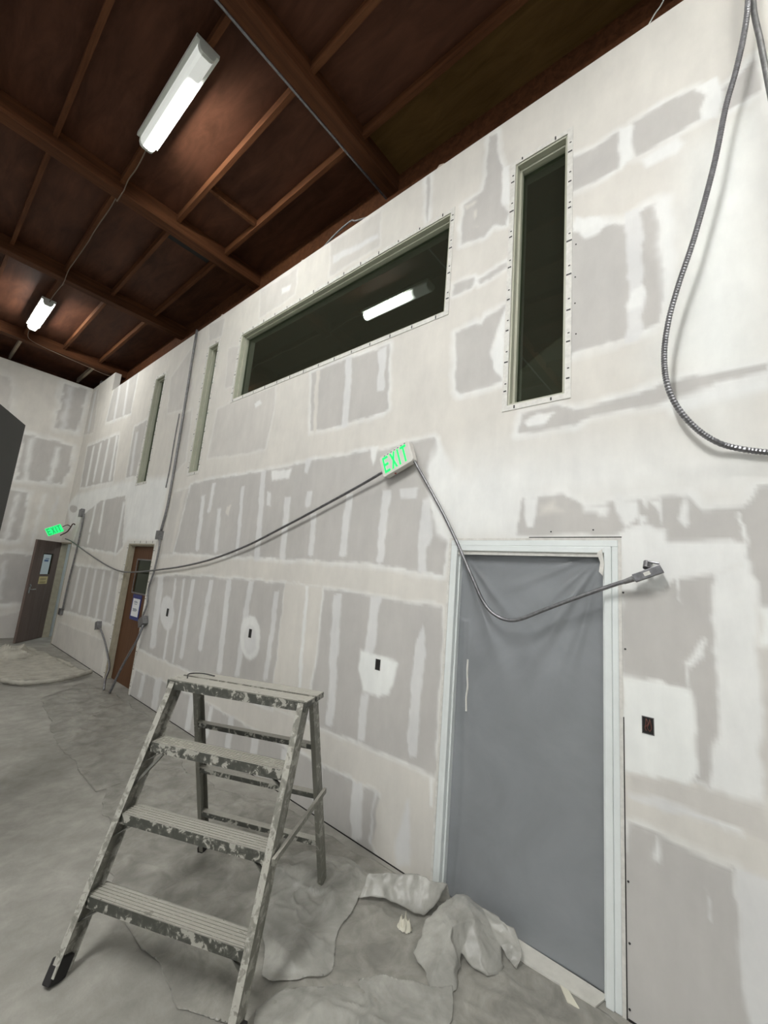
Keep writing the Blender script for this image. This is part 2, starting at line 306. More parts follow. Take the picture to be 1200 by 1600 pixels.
WALL_MUD = [
 ('B',0,0.25,[(0.069,4.257),(-0.222,4.398),(-0.149,2.969),(0.045,2.758),(0.244,3.089),(0.174,3.592)]),
 ('W',0,0.3,[(1.882,2.533),(1.449,2.680),(0.689,2.660),(0.255,2.629),(-0.127,2.538),(-0.114,2.303),(0.686,2.281),(1.237,2.306),(1.735,2.187)]),
 ('W',0,0.12,[(1.541,2.504),(0.988,2.538),(0.937,2.098),(1.490,2.117),(1.581,2.321)]),
 ('G',0.05,0.012,[(0.763,4.702),(0.604,4.679),(0.452,4.689),(0.444,4.432),(0.585,4.417),(0.760,4.428)]),
 ('G',0.05,0.012,[(0.369,4.696),(0.221,4.703),(0.069,4.689),(0.020,4.625),(0.046,4.537),(0.042,4.470),(0.150,4.458),(0.356,4.439),(0.377,4.594)]),
 ('G',0.05,0.012,[(-0.043,4.601),(-0.121,4.622),(-0.188,4.683),(-0.210,4.530),(-0.194,4.462),(-0.151,4.450),(-0.068,4.436),(-0.032,4.466)]),
 ('W',0,0.012,[(0.061,4.691),(-0.024,4.695),(-0.048,4.588),(-0.041,4.488),(-0.015,4.437),(0.040,4.464),(0.043,4.527),(0.017,4.618)]),
 ('W',0,0.02,[(0.340,4.405),(0.151,4.424),(0.117,4.368),(0.154,4.326),(0.308,4.329)]),
 ('W',0,0.01,[(0.445,4.702),(0.382,4.688),(0.372,4.451),(0.434,4.415)]),
 ('G',0.07,0.012,[(0.757,4.177),(0.679,4.119),(0.549,4.074),(0.418,4.009),(0.313,4.056),(0.263,4.056),(0.257,3.938),(0.249,3.749),(0.242,3.545),(0.262,3.302),(0.342,3.292),(0.420,3.281),(0.748,3.257)]),
 ('W',0,0.04,[(0.256,4.086),(0.191,4.066),(0.169,3.787),(0.205,3.528),(0.242,3.428),(0.246,3.626),(0.257,3.794)]),
 ('W',0,0.012,[(0.698,4.215),(0.567,4.139),(0.513,4.054),(0.556,4.019),(0.652,4.025),(0.675,4.098),(0.717,4.121)]),
 ('S',0,0.012,[(0.417,4.096),(0.335,4.069),(0.331,3.959),(0.338,3.753),(0.344,3.551),(0.330,3.485),(0.356,3.376),(0.336,3.310),(0.358,3.240),(0.427,3.243),(0.419,3.380),(0.431,3.445),(0.417,3.542),(0.414,3.791)]),
 ('W',0,0.012,[(0.401,3.543),(0.344,3.563),(0.329,3.504),(0.355,3.435),(0.425,3.435),(0.431,3.466)]),
 ('G',0.05,0.012,[(0.820,2.946),(0.690,2.898),(0.363,2.930),(0.262,2.948),(0.088,2.944),(-0.147,2.937),(-0.145,2.899),(0.040,2.891),(0.104,2.846),(0.278,2.837),(0.603,2.840),(0.700,2.804),(0.867,2.802),(1.037,2.798),(1.016,2.937)]),
 ('W',0,0.012,[(1.006,2.879),(0.925,2.914),(0.808,2.890),(0.868,2.840),(0.976,2.843)]),
 ('W',0,0.03,[(0.264,2.834),(0.090,2.870),(-0.144,2.868),(-0.141,2.812),(0.068,2.803),(0.225,2.762)]),
 ('G',0.05,0.012,[(0.996,2.384),(0.905,2.385),(0.811,2.371),(0.757,2.390),(0.686,2.337),(0.636,2.308),(0.492,2.325),(0.373,2.335),(0.262,2.341),(0.184,2.329),(0.148,2.288),(0.112,2.255),(-0.028,2.279),(-0.083,2.358),(-0.180,2.378),(-0.149,1.835),(-0.062,1.839),(-0.041,2.018),(-0.028,2.046),(-0.020,2.109),(0.024,2.118),(0.255,2.095),(0.268,2.117),(0.272,2.165),(0.347,2.199),(0.433,2.185),(0.475,2.148),(1.026,2.145)]),
 ('W',0,0.012,[(0.984,2.391),(0.902,2.385),(0.911,2.272),(0.932,2.206),(0.963,2.199),(0.981,2.274)]),
 ('W',0,0.012,[(0.486,2.335),(0.379,2.322),(0.383,2.251),(0.410,2.208),(0.442,2.188),(0.463,2.216),(0.486,2.262)]),
 ('W',0,0.012,[(0.189,2.323),(0.166,2.258),(0.165,2.208),(0.184,2.177),(0.205,2.221),(0.196,2.275)]),
 ('W',0,0.012,[(0.322,2.331),(0.271,2.328),(0.280,2.263),(0.289,2.214),(0.299,2.264)]),
 ('W',0,0.012,[(0.359,2.334),(0.328,2.332),(0.346,2.286)]),
 ('W',0,0.02,[(0.646,2.316),(0.529,2.309),(0.523,2.291),(0.536,2.253),(0.580,2.255),(0.587,2.277),(0.646,2.272)]),
 ('W',0,0.012,[(0.389,2.241),(0.352,2.246),(0.344,2.226),(0.381,2.187)]),
 ('W',0,0.006,[(-0.015,2.250),(-0.026,2.249),(-0.033,2.018),(-0.035,1.961),(-0.022,2.017)]),
 ('C',0,0.03,[(0.885,2.329),(0.807,2.340),(0.807,2.317),(0.756,2.284),(0.884,2.278)]),
 ('W',0,0.02,[(0.469,2.141),(0.347,2.199),(0.272,2.165),(0.263,2.102),(0.024,2.115),(-0.020,2.103),(-0.041,2.018),(0.076,1.955),(0.220,1.947),(0.299,1.881),(0.466,1.852)]),
 ('W',0,0.02,[(0.092,1.954),(-0.041,2.018),(-0.059,1.692),(-0.056,1.433),(-0.047,1.037),(0.049,1.030),(0.142,1.031),(0.131,1.217),(0.096,1.318)]),
 ('B',0,0.02,[(-0.070,1.827),(-0.149,1.835),(-0.141,1.678),(-0.066,1.666)]),
 ('L',0,0.02,[(-0.057,1.652),(-0.141,1.678),(-0.108,1.088),(-0.043,1.064)]),
 ('G',0.02,0.012,[(0.460,1.853),(0.353,1.883),(0.300,1.875),(0.221,1.941),(0.090,1.946),(0.092,1.782),(0.087,1.670),(0.094,1.424),(0.089,1.333),(0.102,1.277),(0.126,1.218),(0.135,1.049),(0.204,1.056),(0.182,1.084),(0.185,1.294),(0.187,1.430),(0.309,1.446),(0.464,1.444)]),
 ('B',0,0.012,[(0.462,1.429),(0.309,1.446),(0.187,1.435),(0.187,1.213),(0.182,1.084),(0.216,1.026),(0.294,1.014),(0.466,0.994)]),
 ('W',0,0.012,[(0.198,1.553),(0.138,1.657),(0.119,1.665),(0.135,1.601),(0.184,1.536)]),
 ('W',0,0.01,[(0.201,1.553),(0.195,1.557),(0.191,1.451),(0.194,1.442),(0.197,1.450)]),
 ('W',0,0.005,[(0.223,1.963),(0.217,1.966),(0.214,1.833),(0.216,1.824),(0.219,1.833)]),
 ('L',0,0.02,[(0.246,1.023),(0.133,1.037),(-0.049,1.038),(-0.043,0.925),(0.159,0.914),(0.435,0.930),(0.434,0.986)]),
 ('S',0,0.012,[(0.443,0.921),(0.249,0.939),(0.116,0.919),(0.034,0.921),(0.035,0.904),(0.160,0.902),(0.297,0.892),(0.443,0.896)]),
 ('W',0,0.012,[(0.116,0.917),(0.038,0.919),(0.039,0.905),(0.096,0.900)]),
 ('G',0.04,0.012,[(0.450,0.779),(0.373,0.786),(0.253,0.771),(0.143,0.762),(0.065,0.767),(0.065,0.670),(0.070,0.554),(0.057,0.408),(0.035,0.273),(0.024,0.137),(0.474,-0.166),(0.469,0.220)]),
 ('S',0,0.012,[(0.061,0.769),(-0.090,0.778),(-0.042,-0.085),(0.012,0.185),(0.036,0.258),(0.050,0.327),(0.064,0.469),(0.068,0.567),(0.059,0.673)]),
 ('W',0,0.012,[(0.355,0.681),(0.339,0.734),(0.322,0.768),(0.321,0.709),(0.331,0.666),(0.348,0.659)]),
 ('S',0,0.006,[(0.162,0.646),(0.158,0.651),(0.160,0.542),(0.162,0.534),(0.164,0.540)]),
 ('G',0.05,0.012,[(1.355,5.328),(1.285,5.323),(1.266,5.125),(1.234,4.963),(1.220,4.617),(1.168,4.530),(1.174,4.437),(1.286,4.473),(1.361,4.420),(1.556,4.467),(1.550,4.650),(1.549,4.827),(1.425,4.839),(1.372,4.864),(1.354,5.176)]),
 ('W',0,0.012,[(1.228,4.936),(1.167,4.940),(1.155,4.577),(1.221,4.628)]),
 ('C',0,0.012,[(1.542,4.811),(1.423,4.797),(1.460,4.773),(1.528,4.767)]),
 ('C',0,0.01,[(1.454,4.711),(1.438,4.707),(1.440,4.645),(1.447,4.632),(1.457,4.655)]),
 ('C',0,0.01,[(1.458,4.563),(1.441,4.560),(1.397,4.558),(1.405,4.545),(1.414,4.567)]),
 ('G',0.04,0.012,[(1.592,4.127),(1.426,4.118),(1.402,4.069),(1.448,4.036),(1.598,4.034)]),
 ('G',0.04,0.012,[(1.392,4.075),(1.158,4.123),(1.156,4.076),(1.368,4.027)]),
 ('G',0.06,0.012,[(1.554,3.702),(1.394,3.723),(1.342,3.693),(1.294,3.746),(1.159,3.768),(1.223,3.585),(1.257,3.473),(1.236,3.312),(1.161,3.202),(1.479,3.186),(1.530,3.229),(1.546,3.478)]),
 ('W',0,0.02,[(1.214,3.581),(1.157,3.708),(1.149,3.226),(1.226,3.304),(1.247,3.470)]),
 ('G',0.05,0.012,[(1.957,5.358),(1.915,5.350),(1.894,4.908),(1.905,4.883),(1.933,5.059)]),
 ('L',0.03,0.012,[(3.196,5.344),(2.484,5.322),(2.463,4.923),(3.151,4.919)]),
 ('S',0,0.02,[(3.138,5.158),(2.497,5.080),(2.491,5.028),(3.123,5.058)]),
 ('L',0.03,0.012,[(4.524,5.340),(3.772,5.306),(3.742,4.960),(4.442,4.927)]),
 ('W',0,0.02,[(4.037,5.155),(3.846,5.130),(3.868,5.056),(4.022,5.079)]),
 ('L',0.03,0.012,[(5.866,5.354),(5.404,5.294),(5.413,5.018),(5.779,5.073)]),
 ('G',0.05,0.012,[(3.258,3.857),(2.760,3.848),(2.354,3.829),(2.215,3.832),(2.171,3.217),(2.211,3.197),(2.585,3.184),(3.173,3.198)]),
 ('S',0,0.01,[(2.753,3.859),(2.666,3.839),(2.640,3.164),(2.679,3.153),(2.725,3.180)]),
 ('C',0,0.01,[(3.187,3.851),(3.126,3.841),(3.074,3.180),(3.100,3.165),(3.133,3.191)]),
 ('S',0,0.01,[(2.352,3.810),(2.235,3.821),(2.242,3.613),(2.233,3.404),(2.322,3.414),(2.314,3.603)]),
 ('L',0.04,0.012,[(4.859,3.884),(3.890,3.864),(3.854,3.580),(3.915,3.144),(4.098,3.126),(5.228,3.201),(5.177,3.865)]),
 ('W',0,0.012,[(4.284,3.737),(4.160,3.773),(4.119,3.708),(4.231,3.685)]),
 ('G',0.05,0.012,[(5.606,2.881),(4.887,2.891),(4.039,2.880),(3.937,2.869),(3.157,2.887),(2.624,2.879),(2.175,2.872),(1.916,2.896),(1.689,2.890),(1.658,2.855),(1.656,2.746),(1.706,2.674),(1.717,2.519),(1.663,2.325),(1.609,2.185),(1.515,2.117),(1.530,1.888),(1.824,1.896),(2.071,1.924),(2.813,1.940),(4.322,1.942),(5.427,1.956),(5.771,1.967)]),
 ('W',0,0.04,[(1.652,2.854),(1.554,2.694),(1.464,2.589),(1.479,2.499),(1.590,2.438),(1.515,2.117),(1.607,2.162),(1.698,2.421),(1.727,2.642)]),
 ('S',0,0.01,[(5.238,2.695),(5.136,2.697),(5.081,2.011),(5.123,1.986),(5.181,2.009)]),
 ('S',0,0.01,[(4.993,2.843),(4.913,2.844),(4.943,2.472),(4.976,2.449),(5.025,2.476)]),
 ('S',0,0.01,[(4.772,2.504),(4.682,2.507),(4.623,2.002),(4.661,1.979),(4.712,2.001)]),
 ('S',0,0.01,[(4.298,2.742),(4.232,2.743),(4.169,1.995),(4.196,1.973),(4.235,1.994)]),
 ('S',0,0.01,[(3.937,2.869),(3.840,2.865),(3.752,1.923),(3.794,1.902),(3.845,1.921)]),
 ('S',0,0.01,[(3.452,2.549),(3.358,2.550),(3.320,1.948),(3.362,1.929),(3.412,1.946)]),
 ('S',0,0.01,[(3.105,2.595),(3.030,2.595),(3.042,2.448),(3.076,2.431),(3.118,2.452)]),
 ('S',0,0.01,[(3.007,2.355),(2.935,2.358),(2.916,1.982),(2.948,1.964),(2.987,1.981)]),
 ('S',0,0.01,[(2.570,2.524),(2.485,2.523),(2.488,1.992),(2.528,1.975),(2.572,1.990)]),
 ('S',0,0.01,[(2.143,2.514),(2.063,2.513),(2.081,1.953),(2.118,1.937),(2.159,1.950)]),
 ('S',0,0.01,[(1.758,2.425),(1.684,2.425),(1.681,1.903),(1.716,1.888),(1.753,1.900)]),
 ('S',0,0.012,[(1.730,2.328),(1.666,2.302),(1.639,2.162),(1.660,2.085),(1.708,2.061)]),
 ('S',0,0.012,[(1.980,2.521),(1.803,2.517),(1.814,2.439),(1.966,2.439)]),
 ('W',0,0.015,[(3.745,2.862),(3.391,2.849),(3.414,2.752),(3.698,2.752)]),
 ('W',0,0.012,[(2.335,2.907),(2.243,2.915),(2.257,2.795),(2.280,2.743),(2.317,2.820)]),
 ('S',0,0.012,[(3.192,2.917),(3.095,2.918),(3.136,2.769),(3.178,2.786)]),
 ('S',0,0.01,[(3.766,2.640),(3.692,2.620),(3.670,2.469),(3.743,2.487)]),
 ('C',0,0.012,[(4.552,2.516),(4.469,2.527),(4.493,2.406),(4.560,2.440)]),
 ('G',0.035,0.012,[(6.373,1.583),(5.599,1.669),(3.759,1.708),(3.267,1.708),(3.240,0.599),(4.784,0.608),(6.385,0.608)]),
 ('G',0.035,0.012,[(2.715,1.696),(2.045,1.685),(1.524,1.663),(1.520,1.456),(1.508,0.626),(1.730,0.629),(2.080,0.635),(2.485,0.631),(2.748,0.632),(2.727,1.171)]),
 ('C',0.015,0.012,[(3.269,1.720),(2.734,1.711),(2.743,1.168),(2.772,0.626),(3.254,0.618)]),
 ('W',0,0.01,[(2.971,1.711),(2.928,1.720),(2.860,0.673),(2.878,0.653),(2.901,0.663)]),
 ('S',0,0.01,[(5.616,1.626),(5.555,1.638),(5.517,0.625),(5.539,0.598),(5.579,0.614)]),
 ('S',0,0.01,[(5.375,1.624),(5.317,1.636),(5.264,0.633),(5.285,0.607),(5.322,0.622)]),
 ('S',0,0.01,[(5.156,1.637),(5.060,1.651),(5.051,0.722),(5.091,0.693),(5.147,0.705)]),
 ('S',0,0.01,[(4.715,1.642),(4.615,1.655),(4.640,0.884),(4.683,0.856),(4.741,0.868)]),
 ('S',0,0.01,[(4.332,1.687),(4.228,1.700),(4.167,0.736),(4.211,0.708),(4.267,0.716)]),
 ('S',0,0.01,[(3.897,1.693),(3.805,1.705),(3.829,0.772),(3.869,0.745),(3.919,0.754)]),
 ('S',0,0.01,[(3.421,1.619),(3.341,1.631),(3.350,0.828),(3.386,0.804),(3.429,0.812)]),
 ('S',0,0.01,[(6.136,1.623),(5.954,1.641),(5.853,0.710),(5.930,0.673),(6.029,0.682)]),
 ('W',0,0.015,[(3.555,1.175),(3.553,1.068),(3.597,0.982),(3.675,0.939),(3.770,0.952),(3.856,1.019),(3.909,1.123),(3.912,1.237),(3.865,1.327),(3.781,1.367),(3.684,1.348),(3.602,1.277)]),
 ('S',0,0.015,[(3.613,1.142),(3.611,1.070),(3.637,1.013),(3.687,0.986),(3.746,0.995),(3.800,1.040),(3.833,1.109),(3.837,1.184),(3.808,1.243),(3.757,1.270),(3.697,1.258),(3.644,1.211)]),
 ('S',0,0.015,[(5.474,1.193),(5.460,1.084),(5.501,0.998),(5.589,0.957),(5.702,0.972),(5.810,1.041),(5.884,1.148),(5.902,1.263),(5.857,1.353),(5.763,1.392),(5.647,1.371),(5.542,1.298)]),
 ('S',0,0.01,[(2.597,1.657),(2.507,1.670),(2.449,0.682),(2.489,0.658),(2.534,0.660)]),
 ('S',0,0.01,[(2.171,1.683),(2.075,1.696),(2.103,1.276),(2.149,1.254),(2.199,1.260)]),
 ('B',0,0.015,[(2.237,1.268),(2.093,1.268),(1.970,1.276),(1.867,1.250),(1.886,1.095),(1.942,1.018),(2.028,0.977),(2.181,0.987),(2.240,1.136)]),
 ('S',0,0.01,[(2.191,0.962),(2.116,0.983),(2.110,0.669),(2.145,0.646),(2.184,0.648)]),
 ('S',0,0.008,[(1.681,1.538),(1.660,1.477),(1.643,1.332),(1.656,1.104),(1.656,0.745),(1.672,0.690),(1.723,0.678),(1.747,0.758),(1.747,1.167),(1.726,1.425)]),
 ('G',0.03,0.012,[(6.347,0.335),(4.703,0.373),(3.437,0.358),(2.408,0.362),(1.959,0.373),(1.985,0.239),(2.011,0.063),(1.914,-0.023),(2.090,-0.022),(6.430,-0.065)]),
 ('S',0,0.01,[(6.111,0.316),(5.996,0.347),(6.019,0.071),(6.068,0.036),(6.138,0.044)]),
 ('S',0,0.01,[(5.702,0.359),(5.508,0.406),(5.502,0.026),(5.589,-0.018),(5.696,-0.022)]),
 ('S',0,0.01,[(4.753,0.361),(4.628,0.396),(4.628,0.047),(4.684,0.012),(4.754,0.012)]),
 ('S',0,0.01,[(4.306,0.355),(4.233,0.379),(4.238,0.092),(4.270,0.065),(4.313,0.071)]),
 ('S',0,0.01,[(3.915,0.361),(3.816,0.392),(3.806,0.054),(3.850,0.023),(3.905,0.024)]),
 ('S',0,0.01,[(3.491,0.343),(3.385,0.377),(3.382,0.067),(3.431,0.035),(3.488,0.033)]),
 ('S',0,0.01,[(3.034,0.332),(2.968,0.356),(2.973,0.078),(3.003,0.052),(3.039,0.055)]),
 ('S',0,0.01,[(2.593,0.347),(2.515,0.377),(2.518,0.123),(2.555,0.096),(2.596,0.095)]),
 ('S',0,0.01,[(2.194,0.360),(2.092,0.400),(2.072,0.053),(2.121,0.021),(2.173,0.011)]),
 ('S',0,0.01,[(1.988,0.366),(1.965,0.378),(1.986,0.057),(1.996,0.041),(2.009,0.048)]),
 ('G',0,0.012,[(1.968,0.346),(1.945,0.350),(1.959,0.170),(1.983,0.074),(1.985,0.239)]),
 ('S',0,0.02,[(1.705,0.422),(1.685,0.429),(1.674,0.247),(1.657,0.066),(1.766,0.024),(1.787,0.126),(1.750,0.291)]),
 ('W',0,0.01,[(1.545,0.610),(1.517,0.616),(1.505,0.459),(1.528,0.451)]),
 ('G',0.08,0.012,[(10.006,5.489),(8.658,5.376),(8.638,4.535),(10.083,4.636)]),
 ('S',0,0.03,[(9.730,5.446),(9.607,5.428),(9.506,4.551),(9.544,4.517),(9.634,4.576)]),
 ('S',0,0.03,[(9.210,5.365),(9.097,5.348),(8.981,4.580),(9.016,4.548),(9.098,4.604)]),
 ('L',0.08,0.012,[(11.808,5.659),(11.240,5.682),(10.899,4.551),(11.850,4.654)]),
 ('S',0,0.03,[(11.502,5.683),(11.344,5.660),(11.268,4.647),(11.315,4.609),(11.434,4.676)]),
 ('G',0.09,0.012,[(11.129,4.256),(9.072,4.190),(8.900,3.237),(10.998,3.290)]),
 ('W',0,0.03,[(10.700,4.205),(10.562,4.198),(10.518,3.306),(10.560,3.267),(10.663,3.319)]),
 ('W',0,0.03,[(10.209,4.187),(10.080,4.180),(10.065,3.348),(10.104,3.310),(10.201,3.360)]),
 ('W',0,0.03,[(9.690,4.201),(9.571,4.195),(9.539,3.285),(9.576,3.249),(9.664,3.296)]),
 ('W',0,0.03,[(9.234,4.191),(9.123,4.186),(9.047,3.276),(9.082,3.242),(9.163,3.288)]),
 ('G',0.06,0.012,[(8.275,4.187),(7.701,4.221),(7.713,3.215),(8.206,3.242)]),
 ('S',0,0.03,[(8.155,4.068),(8.030,4.058),(7.940,3.261),(7.985,3.231),(8.068,3.274)]),
 ('W',0,0.08,[(11.200,3.160),(8.083,3.183),(6.320,3.061),(6.399,2.113),(7.543,2.123),(7.702,2.038),(7.995,2.834),(9.622,2.811),(11.083,2.321),(11.814,2.931)]),
 ('G',0.06,0.012,[(9.395,2.887),(8.063,2.906),(7.744,2.006),(7.963,1.907),(10.705,2.016),(10.447,2.637)]),
 ('W',0,0.03,[(9.710,2.855),(9.594,2.861),(9.597,2.300),(9.634,2.262),(9.721,2.302)]),
 ('W',0,0.03,[(9.217,2.876),(9.109,2.882),(9.035,2.268),(9.069,2.232),(9.148,2.269)]),
 ('W',0,0.03,[(8.108,2.784),(8.019,2.790),(7.973,1.896),(8.001,1.863),(8.065,1.894)]),
 ('W',0,0.03,[(9.720,2.238),(9.605,2.249),(9.611,2.074),(9.648,2.036),(9.735,2.073)]),
 ('G',0,0.015,[(10.899,2.810),(10.908,2.768),(10.995,2.741),(11.141,2.736),(11.308,2.755),(11.451,2.794),(11.530,2.842),(11.521,2.886),(11.426,2.913),(11.274,2.916),(11.108,2.895),(10.971,2.857)]),
 ('G',0,0.015,[(11.696,2.850),(11.695,2.820),(11.739,2.800),(11.818,2.796),(11.911,2.808),(11.993,2.834),(12.042,2.867),(12.044,2.898),(11.998,2.918),(11.917,2.922),(11.824,2.909),(11.743,2.882)]),
 ('G',0.07,0.012,[(10.402,1.610),(9.444,1.610),(7.652,1.612),(7.618,0.798),(8.345,0.781),(10.469,0.705)]),
 ('S',0,0.03,[(9.906,1.566),(9.768,1.584),(9.775,0.814),(9.822,0.773),(9.920,0.799)]),
 ('S',0,0.03,[(9.418,1.587),(9.291,1.605),(9.266,0.809),(9.310,0.769),(9.399,0.795)]),
 ('S',0,0.03,[(8.916,1.586),(8.798,1.602),(8.763,0.808),(8.803,0.770),(8.885,0.794)]),
 ('S',0,0.03,[(8.453,1.584),(8.344,1.600),(8.301,0.807),(8.338,0.771),(8.413,0.794)]),
 ('S',0,0.03,[(8.031,1.593),(7.930,1.609),(7.916,0.821),(7.951,0.787),(8.020,0.809)]),
 ('L',0.04,0.012,[(10.516,0.459),(7.717,0.499),(7.624,-0.015),(10.708,-0.158)]),
 ('L',0.05,0.012,[(6.955,4.807),(6.342,5.123),(6.118,4.476),(6.304,4.108),(6.850,4.172)]),
 ('L',0.03,0.012,[(5.143,4.734),(4.857,4.687),(4.852,4.145),(5.054,4.126)]),
 ('L',0.05,0.012,[(5.967,4.036),(5.890,3.251),(6.204,3.098),(6.263,3.998)]),
 ('L',0.05,0.012,[(6.091,2.802),(5.628,2.838),(5.800,1.940),(6.200,1.905)]),
 ('C',0,0.03,[(5.827,2.828),(5.730,2.829),(5.807,1.984),(5.846,1.957),(5.906,1.982)]),
]
FAR_MUD = [
 ('G',0.12,0.012,[(-0.556,5.702),(-0.107,5.736),(-0.142,4.675),(-0.546,4.613)]),
 ('S',0,0.06,[(-0.475,5.658),(-0.385,5.713),(-0.363,4.662),(-0.401,4.602),(-0.454,4.630)]),
 ('L',0.15,0.012,[(-2.028,5.457),(-1.505,5.414),(-1.396,5.212),(-1.351,4.720),(-1.912,4.809)]),
 ('G',0.12,0.012,[(-1.035,4.311),(-0.178,4.303),(-0.130,3.883),(-0.177,3.384),(-0.990,3.332),(-0.994,3.716)]),
 ('W',0,0.05,[(-0.930,4.243),(-0.860,4.281),(-0.813,3.333),(-0.842,3.283),(-0.886,3.315)]),
 ('W',0,0.05,[(-0.462,4.168),(-0.386,4.207),(-0.388,3.408),(-0.420,3.356),(-0.466,3.389)]),
 ('G',0.12,0.012,[(-1.493,3.005),(-0.739,3.064),(-0.735,2.015),(-1.318,2.031)]),
 ('W',0,0.05,[(-0.945,2.991),(-0.876,3.020),(-0.897,2.021),(-0.925,1.977),(-0.967,2.012)]),
 ('W',0,0.05,[(-0.488,3.091),(-0.446,3.114),(-0.484,1.991),(-0.498,1.947),(-0.527,1.986)]),
 ('S',0,0.05,[(-0.235,3.101),(-0.192,3.125),(-0.239,2.585),(-0.254,2.539),(-0.283,2.577)]),
 ('G',0.12,0.012,[(-1.254,1.673),(-0.443,1.758),(-0.398,0.707),(-1.079,0.696)]),
 ('S',0,0.05,[(-0.897,1.591),(-0.839,1.609),(-0.807,0.805),(-0.830,0.765),(-0.866,0.803)]),
 ('L',0.1,0.012,[(-1.022,0.380),(-0.391,0.546),(-0.373,-0.207),(-0.923,-0.173)]),
]

# ================================================================ the room
FARY = 11.7
TOP = 5.37
# openings in the right-hand wall: y0, y1, z0, z1
WIN = [(.755, 1.12, 3.015, 4.905), (1.665, 4.825, 3.92, 4.82), (5.455, 5.735, 3.05, 4.94), (7.235, 7.635, 3.075, 4.955)]
DOOR = [(.477, 1.484, 0.0, 2.12), (6.44, 7.46, 0.0, 2.07), (10.75, 11.62, 0.0, 2.08)]
ALB = dict(G=(.518,.506,.486), L=(.61,.592,.56), C=(.68,.66,.615), S=(.715,.718,.712), W=(.81,.82,.805), B=(.85,.87,.85))

def vnoise(u, v, s, seed):
    r = np.random.RandomState(seed); T = r.rand(64, 64)
    a = u/s+100.3; b = v/s+77.7
    i = np.floor(a).astype(int); j = np.floor(b).astype(int); fa = a-i; fb = b-j
    fa = fa*fa*(3-2*fa); fb = fb*fb*(3-2*fb)
    g = lambda x, y: T[x % 64, y % 64]
    return (g(i,j)*(1-fa)+g(i+1,j)*fa)*(1-fb) + (g(i,j+1)*(1-fa)+g(i+1,j+1)*fa)*fb
def sdf(px, py, poly):
    P = np.array(poly); d = np.full(px.shape, 1e9); ins = np.zeros(px.shape, bool)
    n = len(P)
    for i in range(n):
        a = P[i]; b = P[(i+1) % n]; e = b-a; L = max(e@e, 1e-12)
        t = np.clip(((px-a[0])*e[0]+(py-a[1])*e[1])/L, 0, 1)
        d = np.minimum(d, (px-a[0]-t*e[0])**2+(py-a[1]-t*e[1])**2)
        c = (a[1] > py) != (b[1] > py)
        with np.errstate(divide='ignore', invalid='ignore'):
            xx = (b[0]-a[0])*(py-a[1])/(b[1]-a[1])+a[0]
        ins ^= c & (px < xx)
    d = np.sqrt(d); return np.where(ins, -d, d)
def paint(u, v, layers, warp=1.0):
    """colour and thickness of tape and joint compound laid over the boards"""
    col = np.tile(np.array(ALB['C']), (len(u), 1)); h = np.full(len(u), .45)
    w = .022*warp*(vnoise(u, v, .11, 1)-.5) + .012*(vnoise(u, v, .035, 2)-.5)
    w2 = .022*warp*(vnoise(u, v, .12, 3)-.5) + .012*(vnoise(u, v, .035, 4)-.5)
    uu = u+w; vv = v+w2
    streak = vnoise(u, v, .09, 5)
    for c, halo, soft, poly in layers:
        P = np.array(poly); mg = halo+soft*2+.05
        k = np.where((u > P[:,0].min()-mg) & (u < P[:,0].max()+mg) & (v > P[:,1].min()-mg) & (v < P[:,1].max()+mg))[0]
        if len(k) == 0: continue
        d = sdf(uu[k], vv[k], poly)
        if halo > 0:
            a = np.clip(1-d/halo, 0, 1)*(d > -.02); a = (a**.7)*(.4 if c == 'L' else .9)*(.5+.7*streak[k])
            a = np.clip(a, 0, .95)[:, None]
            col[k] = col[k]*(1-a)+np.array(ALB['W'])*a; h[k] = np.maximum(h[k], .45+.5*a[:,0])
        t = np.clip(.5-d/max(soft, .004)*.5, 0, 1); t = t*t*(3-2*t)
        op = .94
        hh = dict(G=.0, L=.15, C=.45, S=.6, W=.9, B=.9)[c]
        if soft > .1: hh = None
        t1 = (t*op)[:, None]
        col[k] = col[k]*(1-t1)+np.array(ALB[c])*t1
        if hh is not None: h[k] = h[k]*(1-t)+hh*t
    return col, h

def lines(lo, hi, step_of, keys):
    g = [lo]; 
    ks = sorted(k for k in keys if lo < k < hi)+[hi]
    out = [lo]
    for k in ks:
        a = out[-1]; n = max(1, int(round((k-a)/step_of((a+k)/2)))) 
        # variable step
        while out[-1] < k-1e-6:
            s = step_of(out[-1]); r = k-out[-1]
            if r < 1.5*s: out.append(k)
            else: out.append(out[-1]+s)
    return np.array(out)

